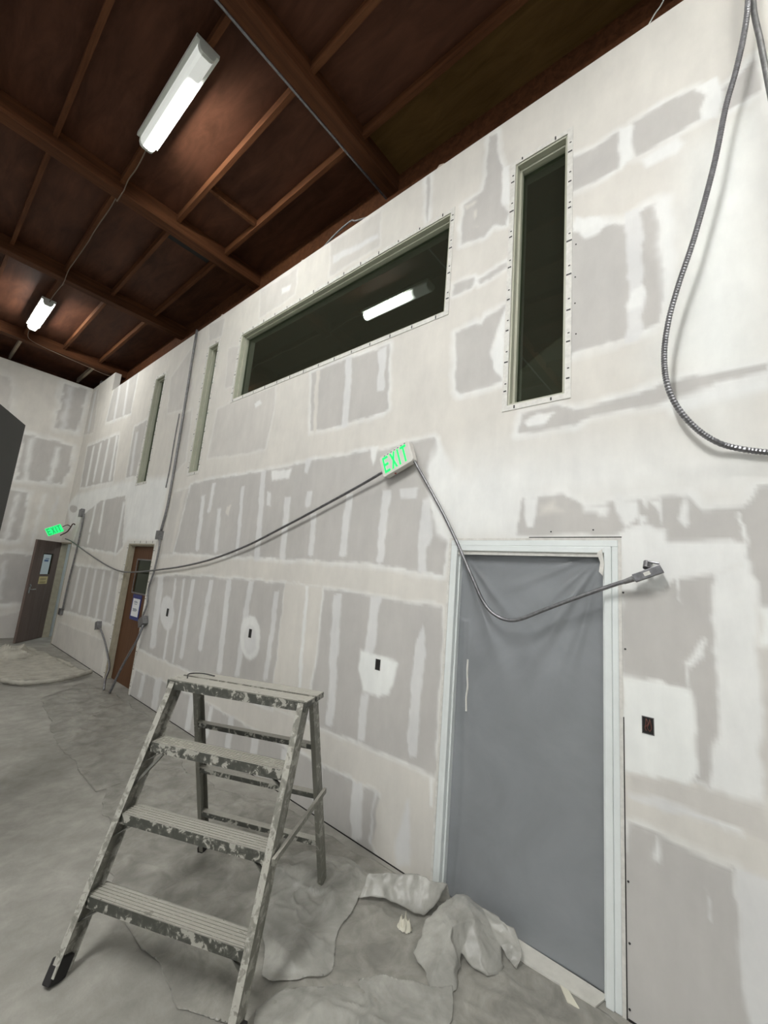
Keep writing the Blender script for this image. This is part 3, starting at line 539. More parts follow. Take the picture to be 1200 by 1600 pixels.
def mud_wall(name, us, vs, to3, holes, layers, hidden=None, back=None, warp=1.0):
    U, V = np.meshgrid(us, vs, indexing='ij'); nu, nv = len(us), len(vs)
    u = U.ravel(); v = V.ravel()
    col, h = paint(u, v, layers, warp)
    co = to3(u, v, h)
    i, j = np.meshgrid(np.arange(nu-1), np.arange(nv-1), indexing='ij')
    cu = (us[:-1]+us[1:])[i]/2; cv = (vs[:-1]+vs[1:])[j]/2
    keep = np.ones(cu.shape, bool)
    for (a, b, c, d) in holes: keep &= ~((cu > a) & (cu < b) & (cv > c) & (cv < d))
    if hidden is not None: keep &= ~hidden(cu, cv)
    i = i[keep]; j = j[keep]; a = i*nv+j
    F = np.stack([a, a+1, a+nv+1, a+nv], 1)
    verts = [tuple(p) for p in co]; faces = F.tolist()
    n0 = len(verts)
    ex = MB()
    if back: back(ex)
    verts += ex.v; faces += [tuple(q+n0 for q in f) for f in ex.f]
    me = bpy.data.meshes.new(name); me.from_pydata(verts, [], faces)
    C = np.tile(np.array((*ALB['C'], 1.0)), (len(verts), 1)); C[:n0, :3] = col
    at = me.color_attributes.new('mud_col', 'FLOAT_COLOR', 'POINT'); at.data.foreach_set('color', C.ravel().astype(np.float32))
    H = np.full(len(verts), .45, np.float32); H[:n0] = h
    ah = me.attributes.new('mud_h', 'FLOAT', 'POINT'); ah.data.foreach_set('value', H)
    me.materials.append(M['wall']); me.update()
    o = bpy.data.objects.new(name, me); COL.objects.link(o)
    tag(o, kind='structure'); return o

HOLES = WIN+DOOR
ky = [q for h in HOLES for q in h[:2]]+[10.15]; kz = [q for h in HOLES for q in h[2:]]+[TOP]
us = lines(-1.0, FARY, lambda y: .012 if y < 2.4 else .016 if y < 4.5 else .024 if y < 7 else .04, ky)
vs = lines(0.0, 5.8, lambda z: .017, kz)
def back_r(b):
    t = .12
    # solid board and studs behind the face: pieces round the openings
    ys = sorted(set([-1.0, 10.15, FARY]+ky)); zs = sorted(set([0.0, 5.8]+kz))
    for a, c in zip(ys[:-1], ys[1:]):
        for e, g in zip(zs[:-1], zs[1:]):
            my, mz = (a+c)/2, (e+g)/2
            if any(h[0] < my < h[1] and h[2] < mz < h[3] for h in HOLES): continue
            if my < 10.15 and mz > TOP: continue
            b.quad((t,a,e), (t,c,e), (t,c,g), (t,a,g))
    for y0, y1, z0, z1 in HOLES:
        b.quad((0,y0,z0), (t,y0,z0), (t,y0,z1), (0,y0,z1)); b.quad((0,y1,z0), (0,y1,z1), (t,y1,z1), (t,y1,z0))
        b.quad((0,y0,z1), (t,y0,z1), (t,y1,z1), (0,y1,z1)); 
        if z0 > 0: b.quad((0,y0,z0), (0,y1,z0), (t,y1,z0), (t,y0,z0))
    b.quad((0,-1,TOP), (t,-1,TOP), (t,10.15,TOP), (0,10.15,TOP)); b.quad((0,10.15,TOP), (t,10.15,TOP), (t,10.15,5.8), (0,10.15,5.8))
    b.quad((0,10.15,5.8), (t,10.15,5.8), (t,FARY,5.8), (0,FARY,5.8))
    b.box(0, t, -7, -1, 0, TOP)
mud_wall('wall_right', us, vs, lambda u, v, h: np.stack([-.0016*h, u, v], 1), HOLES, WALL_MUD,
         hidden=lambda a, b: (a < 10.15) & (b > TOP), back=back_r)
xs = lines(-4.5, 0.0, lambda x: .04, []); vz = lines(0, 5.8, lambda z: .04, [])
b = MB(); b.box(-.0040, -.0020, -1, .455, 0, .009); b.box(-.0040, -.0020, 1.50, 6.39, 0, .008); b.box(-.0040, -.0020, 7.51, 10.74, 0, .010); tag(b.build('base_gap_1', M['dark']), kind='structure')  # flat dark strips drawn for the shaded gap under the wall board
mud_wall('wall_far', xs, vz, lambda u, v, h: np.stack([u, np.full(len(u), FARY)-.0016*h, v], 1), [], FAR_MUD,
         back=lambda b: (b.box(-9, -4.5, FARY, FARY+.12, 0, 5.8), b.box(-4.5, .12, FARY+.004, FARY+.12, 0, 5.8)), warp=3)

b = MB(); b.box(-9.1, 3.2, -7.1, FARY+.2, -.12, 0); tag(b.build('floor', M['floor']), kind='structure')
# left wall with two tall loading bays, and the back wall: both out of the picture, daylight comes in there
b = MB()
b.box(-9.1, -9, -7, -5.5, 0, 6.1); b.box(-9.1, -9, -1.2, 1.2, 0, 6.1); b.box(-9.1, -9, 5.2, FARY, 0, 6.1)
b.box(-9.1, -9, -5.5, -1.2, 4.4, 6.1); b.box(-9.1, -9, 1.2, 5.2, 4.4, 6.1)
tag(b.build('wall_left', simple('pale painted wall', (.5,.49,.46), .8)), kind='structure')
b = MB(); b.box(-9.1, -6.5, -7.1, -7, 0, 6.1); b.box(-2.2, 3.2, -7.1, -7, 0, 6.1); b.box(-6.5, -2.2, -7.1, -7, 4.6, 6.1)
tag(b.build('wall_back', bpy.data.materials['pale painted wall']), kind='structure')
# the dark rooms behind the windows and doors
b = MB(); b.box(3.1, 3.2, -7, FARY, 0, 6.1); b.box(.12, 3.1, FARY, FARY+.1, 0, 6.1); b.box(.12, 3.1, -7, FARY, 2.75, 2.85)
b.box(.12, 3.1, 4.0, 4.1, 0, 2.75); b.box(.12, 3.1, 9.6, 9.7, 0, 2.75)
tag(b.build('wall_inner', M['back_grey']), kind='structure')

b = MB(); b.box(-9.1, 3.2, 12.3, 12.4, 0, 6.1); tag(b.build('wall_far_outer', M['ply']), kind='structure')
# ceiling
PLY = 6.08
b = MB(); b.box(-9.1, 3.2, -7.1, 12.4, PLY, PLY+.06); tag(b.build('ceiling', M['ply']), kind='structure')
BEAMS = [-2.3+.0, .18, 2.71, 5.27, 7.66, 10.6]
for y in [-4.8]+BEAMS:
    b = MB(); b.box(-9, 1.6, y-.15, y, 5.87, PLY)
    tag(b.build('ceiling_beam', M['beam_wood'], bevel=.006), kind='structure')
edges = [-7.0, -4.8]+BEAMS+[12.3]
px_ = [-.25+.0, -.89, -1.515, -2.13]+[-2.13-.613*k for k in range(1, 11)]+[.34, 1.0]
for k in range(len(edges)-1):
    y0 = edges[k]; y1 = edges[k+1]-.15
    for x in px_:
        w = .022
        if x == .34: continue
        pale = (k == len(edges)-2)
        if pale and x not in (-.25, -1.515, -2.743): continue
        b = MB(); b.box(x-w, x+w, y0, y1, 5.98, PLY)
        tag(b.build('ceiling_purlin', M['pale_wood'] if pale else M['purlin_wood']), kind='structure')
b = MB(); b.box(.30, .46, -7, 12.3, 5.80, PLY); tag(b.build('ceiling_beam', M['beam_wood']), kind='structure')
b = MB(); b.box(-.228, .30, -4.8, 2.56, PLY-.012, PLY); tag(b.build('ceiling_panel', M['olive_ply']), kind='structure')  # lighter sheet that paints the wall bounce into this bay
b = MB(); b.box(-.868, -.272, 4.36, 4.40, 6.0, PLY); tag(b.build('ceiling_purlin', M['purlin_wood']), kind='structure')
b = MB(); b.box(-.85, -.29, 5.42, 5.60, PLY-.012, PLY-.001); tag(b.build('vent_slot', M['dark']), 'dark vent slot in the ceiling beside a beam', 'vent')

# ---------------------------------------------------------------- windows
def corner_bead(b, y0, y1, z0, z1, w=.036, bottom=True, top=True):
    """flat metal bead round an opening with pen marks on it (material slot 1)"""
    x0, x1 = -.006, -.001
    b.box(x0, x1, y0-w, y0, z0-(w if bottom else 0), z1+w); b.box(x0, x1, y1, y1+w, z0-(w if bottom else 0), z1+w)
    b.box(x0, x1, y0, y1, z1, z1+w)
    if bottom: b.box(x0, x1, y0, y1, z0-w, z0)
    b.cur = 1
    def tick(y, z, horizontal):
        l = w*random.uniform(.5, .95); t = .0045
        if horizontal: b.box(x0-.002, x0, y-l/2, y+l/2, z-t, z+t)
        else: b.box(x0-.002, x0, y-t, y+t, z-l/2, z+l/2)
    z = z0+.1
    while z < z1:
        for yy in (y0-w/2, y1+w/2):
            tick(yy, z+random.uniform(-.02, .02), True); b.box(x0-.002, x0, yy-.008, yy+.004, z+.055, z+.062)
        z += .235
    y = y0+.08
    while y < y1:
        tick(y, z1+w*.6, False)
        if bottom: tick(y, z0-w/2, False)
        y += .235
    b.cur = 0

for k, (y0, y1, z0, z1) in enumerate(WIN):
    b = MB()
    for (x0, x1, w) in ((.002, .045, .014), (.045, .078, .030), (.078, .118, .022)):
        b.box(x0, x1, y0, y0+w, z0, z1); b.box(x0, x1, y1-w, y1, z0, z1)
        b.box(x0, x1, y0+w, y1-w, z0, z0+w); b.box(x0, x1, y0+w, y1-w, z1-w, z1)
    fr = b.build('window_%d' % (k+1), M['frame_green'], bevel=.003); tag(fr, kind='structure')
    b = MB(); corner_bead(b, y0, y1, z0, z1); b.build('corner_bead', [M['dusty_white'], M['tick']], fr)
    b = MB(); b.box(.096, .102, y0+.02, y1-.02, z0+.02, z1-.02); b.build('window_pane', M['glass'], fr)

# ---------------------------------------------------------------- doorway closed with film
y0, y1, z1 = .477, 1.484, 2.12
b = MB()
for (a, c) in ((y0, y0+.03), (y1-.028, y1)):
    b.box(-.004, .118, a, c, 0, z1-.035)
b.box(-.004, .118, y0, y1, z1-.035, z1)
for (a, c) in ((y0+.03, y0+.066), (y1-.05, y1-.028)): b.box(-.010, .118, a, c, 0, z1-.035)
b.box(-.006, .118, y0+.03, y1-.028, z1-.07, z1-.035)
for (a, c) in ((y0+.066, y0+.078), (y1-.062, y1-.05)): b.box(.02, .06, a, c, 0, z1-.07)
d1 = b.build('door_1', M['white_paint'], bevel=.004); tag(d1, kind='structure')
b = MB(); b.box(-.004, -.0005, y0-.016, y0, 0, z1+.014); b.box(-.004, -.0005, y1, y1+.016, 0, z1+.014); b.box(-.004, -.0005, y0, y1, z1, z1+.014)
b.build('corner_bead', M['dusty_white'], d1)
b = MB(); b.box(-.0045, -.0005, y0-.020, y0-.016, 0, 1.25); b.box(-.0045, -.0005, y0-.018, .95, z1+.014, z1+.019)
b.build('board_gap', M['dark'], d1)
# film: grid with folds fanning out of the top right corner
ny, nz = 110, 190; Y0, Y1, Z0, Z1 = .545, 1.436, .002, 2.065
V = []; F = []
for i in range(ny+1):
    for j in range(nz+1):
        y = Y0+(Y1-Y0)*i/ny; z = Z0+(Z1-Z0)*j/nz
        dx = y-Y0; dz = Z1-z; r = math.hypot(dx, dz); th = math.atan2(dz, dx+1e-6)
        f = 0
        for (t0, wd, am, L) in ((1.02, .055, .020, .9), (.78, .05, .010, .6), (.40, .07, .008, 1.0), (1.3, .05, .008, 1.5)):
            f += am*math.exp(-((th-t0)/wd)**2)*min(1, r*4)*math.exp(-(r/L)**2)*1.0
        d2 = Y1-y; r2 = math.hypot(d2, dz); t2 = math.atan2(dz, d2+1e-6)
        f += .016*math.exp(-((t2-1.15)/.07)**2)*min(1, r2*5)*math.exp(-(r2/.7)**2)+.009*math.exp(-((t2-.85)/.06)**2)*min(1, r2*5)*math.exp(-(r2/.5)**2)
        f += .010*math.exp(-((d2-.08-.02*math.sin(z*3))/.022)**2)*(z < 1.6)
        f += .004*math.sin(y*7+z*2.1)+.003*math.sin(z*5-y*4)
        x = .050-f
        e = min(1, dx/.03, d2/.03, dz/.04); x = .056*(1-e)+x*e
        V.append((x, y, z))
for i in range(ny):
    for j in range(nz):
        a = i*(nz+1)+j; F.append((a, a+1, a+nz+2, a+nz+1))
me = bpy.data.meshes.new('plastic_sheet'); me.from_pydata(V, [], F); me.materials.append(M['door_film'])
me.polygons.foreach_set('use_smooth', [True]*len(F))
ps = bpy.data.objects.new('plastic_sheet', me); COL.objects.link(ps)
so = ps.modifiers.new('s', 'SOLIDIFY'); so.thickness = .0012
tag(ps, 'grey translucent plastic sheet closing the near doorway', 'plastic sheet')
# tape and torn edges along the film
b = MB(); pts = [(-.012, .50+.0, 2.075)]
b.prism([(0,0),(.90,-.004),(.90,.022),(.5,.030),(.2,.024),(0,.034)], (.012, .545, 2.03), (0,1,0), (0,0,1), (-1,0,0), .006)
b.prism([(0,0),(.018,.02),(.012,.07),(.028,.12),(.004,.14),(-.008,.06)], (-.012, .547, 1.93), (0,1,0), (0,0,1), (-1,0,0), .004)
b.build('masking_tape', M['dusty_white'], ps)
# streaks of compound dribbled on the film
b = MB(); b.tube(spline([(.046,1.345,1.36),(.045,1.345,1.28),(.045,1.337,1.20),(.045,1.343,1.13),(.045,1.338,1.05)]), .006, 6)
b.build('compound_dribble', M['dusty_white'], ps)
# pale strip of film lying along the sill
b = MB()
P0 = [(.045,.50,.004),(.045,1.0,.006),(.045,1.30,.006)]; 
b.prism([(0,0),(.03,-.10),(.34,-.115),(.62,-.085),(.80,-.05),(.80,.0)], (.045,.545,.003), (0,1,0), (1,0,0), (0,0,1), .008)
tag(b.build('sill_strip', simple('dusty sill', (.56,.55,.50), .8, 0, .1, 14)), 'pale dusty strip along the sill of the near doorway', 'sill strip')

# ---------------------------------------------------------------- brown door (closed, set back)
y0, y1, z1 = 6.44, 7.46, 2.07
b = MB()
for (x0, x1, w) in ((-.004, .03, .020), (.03, .085, .038), (.085, .118, .022)):
    b.box(x0, x1, y0, y0+w, 0, z1); b.box(x0, x1, y1-w, y1, 0, z1); b.box(x0, x1, y0+w, y1-w, z1-w, z1)
d2 = b.build('door_2', M['jamb'], bevel=.003); tag(d2, kind='structure')
b = MB(); corner_bead(b, y0, y1, 0, z1, bottom=False, w=.04); b.build('corner_bead', [M['dusty_white'], M['tick']], d2)
b = MB(); lx0, lx1 = .088, .116; ya, yb = 6.462, 7.438; la, lb, lc, ld = 6.60, 7.22, 1.33, 1.82
b.box(lx0, lx1, ya, la, .002, 2.045); b.box(lx0, lx1, lb, yb, .002, 2.045); b.box(lx0, lx1, la, lb, .002, lc); b.box(lx0, lx1, la, lb, ld, 2.045)
dl = b.build('door_leaf', M['brown_door'], d2)
b = MB(); b.box(.100, .106, la, lb, lc, ld); b.build('door_pane', M['door_glass'], dl)
b = MB()
for r in ((la-.02, la, lc-.02, ld+.02), (lb, lb+.02, lc-.02, ld+.02), (la, lb, lc-.02, lc), (la, lb, ld, ld+.02)): b.box(.082, .09, *r)
b.build('pane_bead', M['dull_steel'], dl)
sg = empty('door_sign', (.086, 6.97, .94), 'blue card with a white printed sheet on the closed brown door', 'sign')
b = MB(); b.box(.080, .087, 6.80, 7.13, .93, 1.30); b.build('backing_card', M['blue'], sg)
b = MB(); b.box(.077, .080, 6.83, 7.09, .98, 1.24); b.build('sheet', M['paper'], sg)
b = MB()
for z, a, c in ((1.20, 6.93, 7.03), (1.185, 6.90, 7.04), (1.16, 6.92, 7.02), (1.09, 6.90, 7.05), (1.075, 6.88, 7.03), (1.06, 6.91, 7.04)):
    b.box(.0755, .077, a, c, z-.004, z+.004)
b.build('printed_lines', M['ink'], sg)

# ---------------------------------------------------------------- far door, standing open
y0, y1, z1 = 10.75, 11.62, 2.08
b = MB(); b.box(-.006, .125, y0, y0+.035, 0, z1); b.box(-.006, .125, y1-.035, y1, 0, z1); b.box(-.006, .125, y0, y1, z1-.035, z1)
d3 = b.build('door_3', M['jamb'], bevel=.003); tag(d3, kind='structure')
H = Vector((-.012, 11.60, 0)); E_ = Vector((-.56, 10.93, 0)); ex = (E_-H).normalized(); ez = Vector((0,0,1)); en = ex.cross(ez)
if en.dot(Vector((-2.45,0,0))-H) < 0: en = -en
W_ = (E_-H).length
def slab(b, s0, s1, z0, z1_, t0, t1):
    P = []
    for z in (z0, z1_):
        for (s, t) in ((s0,t0),(s1,t0),(s1,t1),(s0,t1)): P.append(H+ex*s+en*t+ez*z)
    b.hexa(P)
b = MB(); a0, a1, c0, c1 = .24*W_, .66*W_, 1.36, 1.80
slab(b, 0, a0, .01, z1-.01, -.02, .02); slab(b, a1, W_, .01, z1-.01, -.02, .02); slab(b, a0, a1, .01, c0, -.02, .02); slab(b, a0, a1, c1, z1-.01, -.02, .02)
leaf = b.build('door_leaf', M['grey_door'], d3, bevel=.003)
b = MB(); slab(b, a0, a1, c0, c1, -.003, .003); b.build('door_pane', M['door_glass'], leaf)
b = MB(); slab(b, W_-.09, W_-.05, .98, 1.16, .021, .027)
p = H+ex*(W_-.07)+ez*1.06
b.tube([p+en*.02, p+en*.075], .011, 8); b.tube([p+en*.07, p+en*.07-ex*.12], .010, 8); b.tube([p+en*.02+ez*.07, p+en*.04+ez*.07], .018, 10)
b.build('door_handle', simple('bright handle metal', (.6,.6,.6), .25, .9, .05), leaf)
nt_ = empty('door_notice', H+ex*.5*W_+ez*1.4, 'white sheet with a blue heading taped over the far door glass', 'notice')
b = MB(); slab(b, a0+.09, a1-.01, c0+.005, c1-.02, .021, .024); b.build('sheet', simple('bluish white paper', (.62,.70,.74), .6, 0, .03), nt_)  # sheet in its own pale bluish white
b = MB(); slab(b, a0+.16, a1-.06, c1-.17, c1-.13, .0245, .0255); slab(b, a0+.14, a1-.09, c1-.115, c1-.10, .0245, .0255); b.build('printed_heading', simple('blue heading', (.07,.14,.30), .6), nt_)
ny_ = empty('door_notice', H+ex*.5*W_+ez*1.2, 'small yellow notice under the glass of the far open door', 'notice')
b = MB(); slab(b, .30*W_, .64*W_, 1.16, 1.315, .021, .024); b.build('sheet', M['yellow'], ny_)
b = MB()
for z in (1.275, 1.25, 1.205, 1.185): slab(b, .36*W_, .60*W_, z-.004, z+.004, .0245, .0255)
b.build('printed_lines', simple('brown print', (.12,.09,.04), .6), ny_)

# ---------------------------------------------------------------- exit signs
def letters(o, ex, ey, ez, w, h, d, b):
    o = Vector(o)
    def bar(x0, y0, x1, y1): b.prism([(x0*w,y0*h),(x1*w,y0*h),(x1*w,y1*h),(x0*w,y1*h)], o, ex, ey, ez, d)
    L = .20; G = .066; s = .052
    x = .0; bar(x, 0, x+s, 1); bar(x+s, 0, x+L, .15); bar(x+s, .425, x+L*.9, .575); bar(x+s, .85, x+L, 1)
    x += L+G
    for (p, q) in (((0,0),(L,1)), ((0,1),(L,0))):
        (ax, ay), (bx, by) = p, q; t = .058
        P = [((x+ax)*w, ay*h), ((x+ax+t)*w, ay*h), ((x+bx)*w, by*h), ((x+bx-t)*w, by*h)]
        P = [((x+ax)*w, ay*h), ((x+ax+t)*w, ay*h), ((x+bx)*w, by*h), ((x+bx-t)*w, by*h)]
        if by < ay: P = P[::-1]
        b.prism(P, o, ex, ey, ez, d)
    x += L+G; bar(x, 0, x+s, 1)
    x += s+G; bar(x+L/2-s/2, 0, x+L/2+s/2, .86); bar(x, .86, x+L, 1)
    return (x+L)*w
def exit_sign(c, ex, ey, label, depth=.055, lit_face=False):
    ex = Vector(ex).normalized(); ey = Vector(ey); ey = (ey-ex*ey.dot(ex)).normalized(); ez = ex.cross(ey)
    c = Vector(c); W, Hh = .300, .180
    t = empty('exit_sign', c, label, 'exit sign')
    def rr(w, h, r):
        P = []
        for (sx, sy, a0) in ((1,-1,-90),(1,1,0),(-1,1,90),(-1,-1,180)):
            for k in range(5):
                a = math.radians(a0+k*22.5); P.append((sx*(w/2-r)+r*math.cos(a), sy*(h/2-r)+r*math.sin(a)))
        return P
    b = MB(); b.prism(rr(W, Hh, .022), c-ez*depth, ex, ey, ez, depth); b.build('sign_housing', M['housing'], t, bevel=.004)
    b = MB(); b.prism(rr(W*.5, Hh*.5, .012), c-ez*(depth+.028), ex, ey, ez, .028); b.build('mounting_canopy', M['housing'], t)
    b = MB(); lw = letters(c-ex*.122-ey*.066, ex, ey, ez, .278, .136, .0024, b); b.build('sign_letters', M['green_dim' if lit_face else 'green_led'], t)
    if lit_face:
        b = MB(); b.prism([(-.138,-.082),(.138,-.082),(.138,.082),(-.138,.082)], c, ex, ey, ez, .0016); b.build('sign_face', M['green_face'], t)
    b = MB()
    for k in range(7):
        o = c+ey*(.075)+ex*(-.10+.034*k); b.prism([(0,0),(.014,0),(.014,.006),(0,.006)], o, ex, ey, ez, .0015)
    b.build('knockout', M['ink'], t)
    for sx in (-1,):
        b = MB(); o = c+ex*sx*.05-ey*.0905-ez*.03; b.tube([o, o-ey*.006], .008, 8); b.build('test_button', simple('red button %d' % sx, (.35,.08,.05), .5), t)
    return t
sx = Vector((0, -.28, .108)).normalized(); sy = Vector((0, .36, .933))
exit_sign((-.082, 1.975, 2.739), sx, sy, 'tilted green EXIT sign hanging on the wall above the plastic-covered doorway')
cdir = (Vector((-2.45,0,1.8))-Vector((-.30, 11.0, 2.27))).normalized()
e0 = cdir.cross(Vector((0,0,1))); e0 = -e0.normalized(); e1 = cdir.cross(e0)
if e1.z < 0: e1 = -e1
if e0.dot(Vector(right)) < 0: e0 = -e0
ta = math.radians(31)
s2 = exit_sign((-.30, 10.98, 2.30), e0*math.cos(ta)+e1*math.sin(ta), e1*math.cos(ta)-e0*math.sin(ta), 'glowing green EXIT sign dangling over the far open door', lit_face=True)
b = MB(); b.tube(spline([(-.02,11.05,2.42),(-.10,11.0,2.44),(-.2,11.0,2.36),(-.26,11.0,2.30)]), .009, 6); b.tube(spline([(-.005,10.80,2.46),(-.05,10.80,2.46),(-.1,10.85,2.30),(-.2,10.9,2.20)]), .012, 6)
b.build('loose_wire', simple('dark wire', (.06,.03,.025), .6), s2)

# ---------------------------------------------------------------- conduits and boxes
def conduit(name, pts, r, label, cat='conduit', m='steel', n=8, rings=None, group=None):
    P = spline(pts, n); b = MB()
    if rings:
        Q = [P[0]]; 
        for a, c in zip(P[:-1], P[1:]):
            k = max(1, int((c-a).length/rings))
            for i in range(1, k+1): Q.append(a+(c-a)*i/k)
        P = Q; b.tube(P, r, 8, rf=lambda i: 1.0+(.13 if i % 2 else -.05))
        o = b.build(name, M[m], smooth=False)
    else:
        b.tube(P, r, 10); o = b.build(name, M[m], smooth=True)
    return tag(o, label, cat, group)
conduit('flexible_conduit', [(-.06,2.10,2.66),(-.05,2.378,2.564),(-.05,2.834,2.409),(-.05,3.367,2.234),(-.05,3.944,2.054),(-.05,4.644,1.892),(-.05,5.344,1.783),(-.05,5.995,1.714),(-.05,6.76,1.645),(-.05,7.412,1.62),(-.05,8.045,1.674),(-.05,8.791,1.782),(-.05,9.67,1.93),(-.05,10.594,2.091),(-.12,10.82,2.14)],
        .0115, 'long grey cable sagging from the near exit sign to the far one', 'cable')
conduit('flexible_conduit', [(-.05,1.83,2.73),(-.05,1.683,2.519),(-.05,1.55,2.324),(-.05,1.437,2.14),(-.055,1.367,2.02),(-.06,1.276,1.86),(-.06,1.203,1.735),(-.06,1.137,1.672),(-.06,1.055,1.644),(-.06,.97,1.656),(-.06,.833,1.723),(-.06,.666,1.803),(-.06,.512,1.873),(-.065,.43,1.907)],
        .0105, 'grey cable bent across the plastic-covered doorway below the exit sign', 'cable')
conduit('flexible_conduit', [(-.12,-.19,6.05),(-.12,-.18,5.5),(-.12,-.176,5.167),(-.12,-.169,4.915),(-.12,-.146,4.729),(-.12,-.104,4.522),(-.12,-.055,4.33),(-.12,.005,4.016),(-.12,.095,3.654),(-.12,.168,3.414),(-.12,.214,3.233),(-.12,.237,3.063),(-.12,.232,2.905),(-.11,.199,2.778),(-.09,.139,2.668),(-.07,.07,2.59),(-.04,-.01,2.545),(-.03,-.16,2.50),(-.03,-.4,2.46)],
        .0125, 'grey metal-clad cable looping down the bright wall at right', 'cable', rings=.006)
conduit('flexible_conduit', [(-.085,-.26,6.05),(-.085,-.22,5.3),(-.085,-.190,4.93),(-.085,-.203,4.67),(-.085,-.216,4.45),(-.085,-.229,4.21),(-.085,-.242,3.95),(-.085,-.265,3.4)],
        .013, 'dark cable beside the looping one at the right edge', 'cable', m='dull_steel')
conduit('conduit', [(-.03,6.196,5.375),(-.03,6.19,4.903),(-.03,6.172,4.27),(-.03,6.16,3.765),(-.03,6.155,3.037),(-.03,6.16,2.614),(-.03,6.235,2.25)],
        .017, 'vertical grey conduit running up the wall between the two narrow far windows', 'conduit', m='dull_steel')
conduit('conduit', [(-.012,6.36,4.05),(-.012,6.37,3.6),(-.012,6.36,3.2),(-.012,6.38,2.9)],
        .008, 'thin grey wire beside the vertical conduit', 'wire', m='dull_steel')
conduit('flexible_conduit', [(-.05,6.26,2.16),(-.04,6.185,2.09),(-.04,6.177,1.884),(-.04,6.212,1.66),(-.04,6.291,1.435),(-.04,6.25,1.223),(-.06,6.29,1.03)],
        .013, 'grey cable dropping beside the brown door from upper to lower box', 'cable', m='dull_steel')
conduit('conduit', [(-.03,10.18,2.66),(-.03,10.18,2.172),(-.03,10.216,1.782),(-.03,10.294,1.329),(-.03,10.324,.72)],
        .016, 'dark vertical conduit between two boxes near the far door', 'conduit', m='dull_steel')
conduit('flexible_conduit', [(-.05,8.0,.70),(-.06,7.811,.67),(-.06,7.571,.553),(-.08,7.281,.41),(-.12,6.976,.264),(-.2,6.80,.14),(-.22,6.72,.02)],
        .014, 'pale whip hanging from the box left of the brown door', 'cable')
conduit('flexible_conduit', [(-.06,6.20,.96),(-.1,6.217,.757),(-.12,6.334,.572),(-.15,6.455,.341),(-.18,6.52,.14),(-.20,6.55,.02)],
        .015, 'pale whip hanging from the box right of the brown door', 'cable')
def ebox(name, y, z, label, s=(.06,.055,.06), rot=0):
    t = empty(name, (0, y, z), label, 'electrical box')
    e = Vector((0, -math.cos(rot), math.sin(rot))); u = Vector((0, math.sin(rot), math.cos(rot)))
    b = MB(); b.prism([(-s[0],-s[2]),(s[0],-s[2]),(s[0],s[2]),(-s[0],s[2])], (-.001,y,z), e, u, (-1,0,0), s[1]); b.build('box_body', M['dull_steel'], t, bevel=.004)
    b = MB(); b.prism([(-s[0]*1.06,-s[2]*1.06),(s[0]*1.06,-s[2]*1.06),(s[0]*1.06,s[2]*1.06),(-s[0]*1.06,s[2]*1.06)], (-.001-s[1],y,z), e, u, (-1,0,0), .004); b.build('cover_plate', M['steel'], t, bevel=.001)
    return t
ebox('junction_box', 6.26, 2.19, 'grey junction box at the top right corner of the brown door')
ebox('junction_box', 6.28, .99, 'tilted grey box beside the brown door below its blue sign', (.075,.07,.055), .5)
ebox('junction_box', 8.06, .71, 'round-cornered grey box left of the brown door', (.06,.06,.06), .3)
ebox('junction_box', 10.37, 2.69, 'dark box atop the vertical conduit near the far door', (.085,.06,.075), .1)
ebox('junction_box', 10.42, .68, 'dark box at the foot of the conduit near the far door', (.07,.05,.06))
# loose connector box at the end of the bent cable
t = empty('junction_box', (-.07,.33,1.945), 'loose bright metal box on the cable end right of the doorway', 'electrical box')
A = Vector((-.068,.395,1.921)); B_ = Vector((-.062,.278,1.975))
b = MB(); b.beam(A, B_, (-1,0,0), .034, .040); b.build('box_body', M['steel'], t, bevel=.003)
b = MB(); b.beam(A+(B_-A)*.38+Vector((-.0175,0,0)), A+(B_-A)*.60+Vector((-.0175,0,0)), (-1,0,0), .004, .018); b.build('box_label', M['dusty_white'], t)
b = MB(); b.tube([A+(A-B_)*.38, A+(A-B_)*.02], .013, 12, rf=lambda i: .9+i*.25); b.build('cable_clamp', M['dull_steel'], t)
b = MB(); b.tube(spline([(-.045,.335,1.975),(-.02,.335,2.0),(0,.33,2.005)]), .008, 8)
for a in (0,): b.tube([(-.07,.345,1.975),(-.045,.345,2.008)], .012, 10); b.tube([(-.05,.29,2.0),(-.045,.345,2.01)], .006, 8)
b.build('mounting_clip', M['steel'], t)

# ---------------------------------------------------------------- electrical cut-outs in the wall
def cutout(y, z, w, h, label, wires=False):
    t = empty('wall_outlet', (0, y, z), label, 'outlet hole')
    b = MB(); x0, x1 = -.0036, -.0008; f = .003
    b.box(x0, x1, y-w/2, y-w/2+f, z-h/2, z+h/2); b.box(x0, x1, y+w/2-f, y+w/2, z-h/2, z+h/2); b.box(x0, x1, y-w/2, y+w/2, z-h/2, z-h/2+f); b.box(x0, x1, y-w/2, y+w/2, z+h/2-f, z+h/2)
    b.build('box_rim', M['dull_steel'], t)
    b = MB(); b.box(-.0022, -.0008, y-w/2+f, y+w/2-f, z-h/2+f, z+h/2-f); b.build('box_opening', M['dark'], t)
    if wires:
        b = MB()
        for k in range(4):
            a = y+random.uniform(-.012, .012); b.tube(spline([(-.0015,a,z+.03),(-.006,a+random.uniform(-.01,.01),z+.01),(-.005,a+random.uniform(-.012,.012),z-.01),(-.0015,a,z-.025)], 4), .0016, 5)
        b.build('wires', simple('reddish wires', (.14,.05,.035), .5), t)
cutout(.358, 1.238, .050, .078, 'large dark switch-box opening with wires right of the doorway', True)
cutout(2.05, 1.201, .048, .078, 'small dark outlet opening in a white patch left of the doorway')
cutout(3.735, 1.188, .05, .085, 'small dark outlet opening inside a white oval above the ladder')
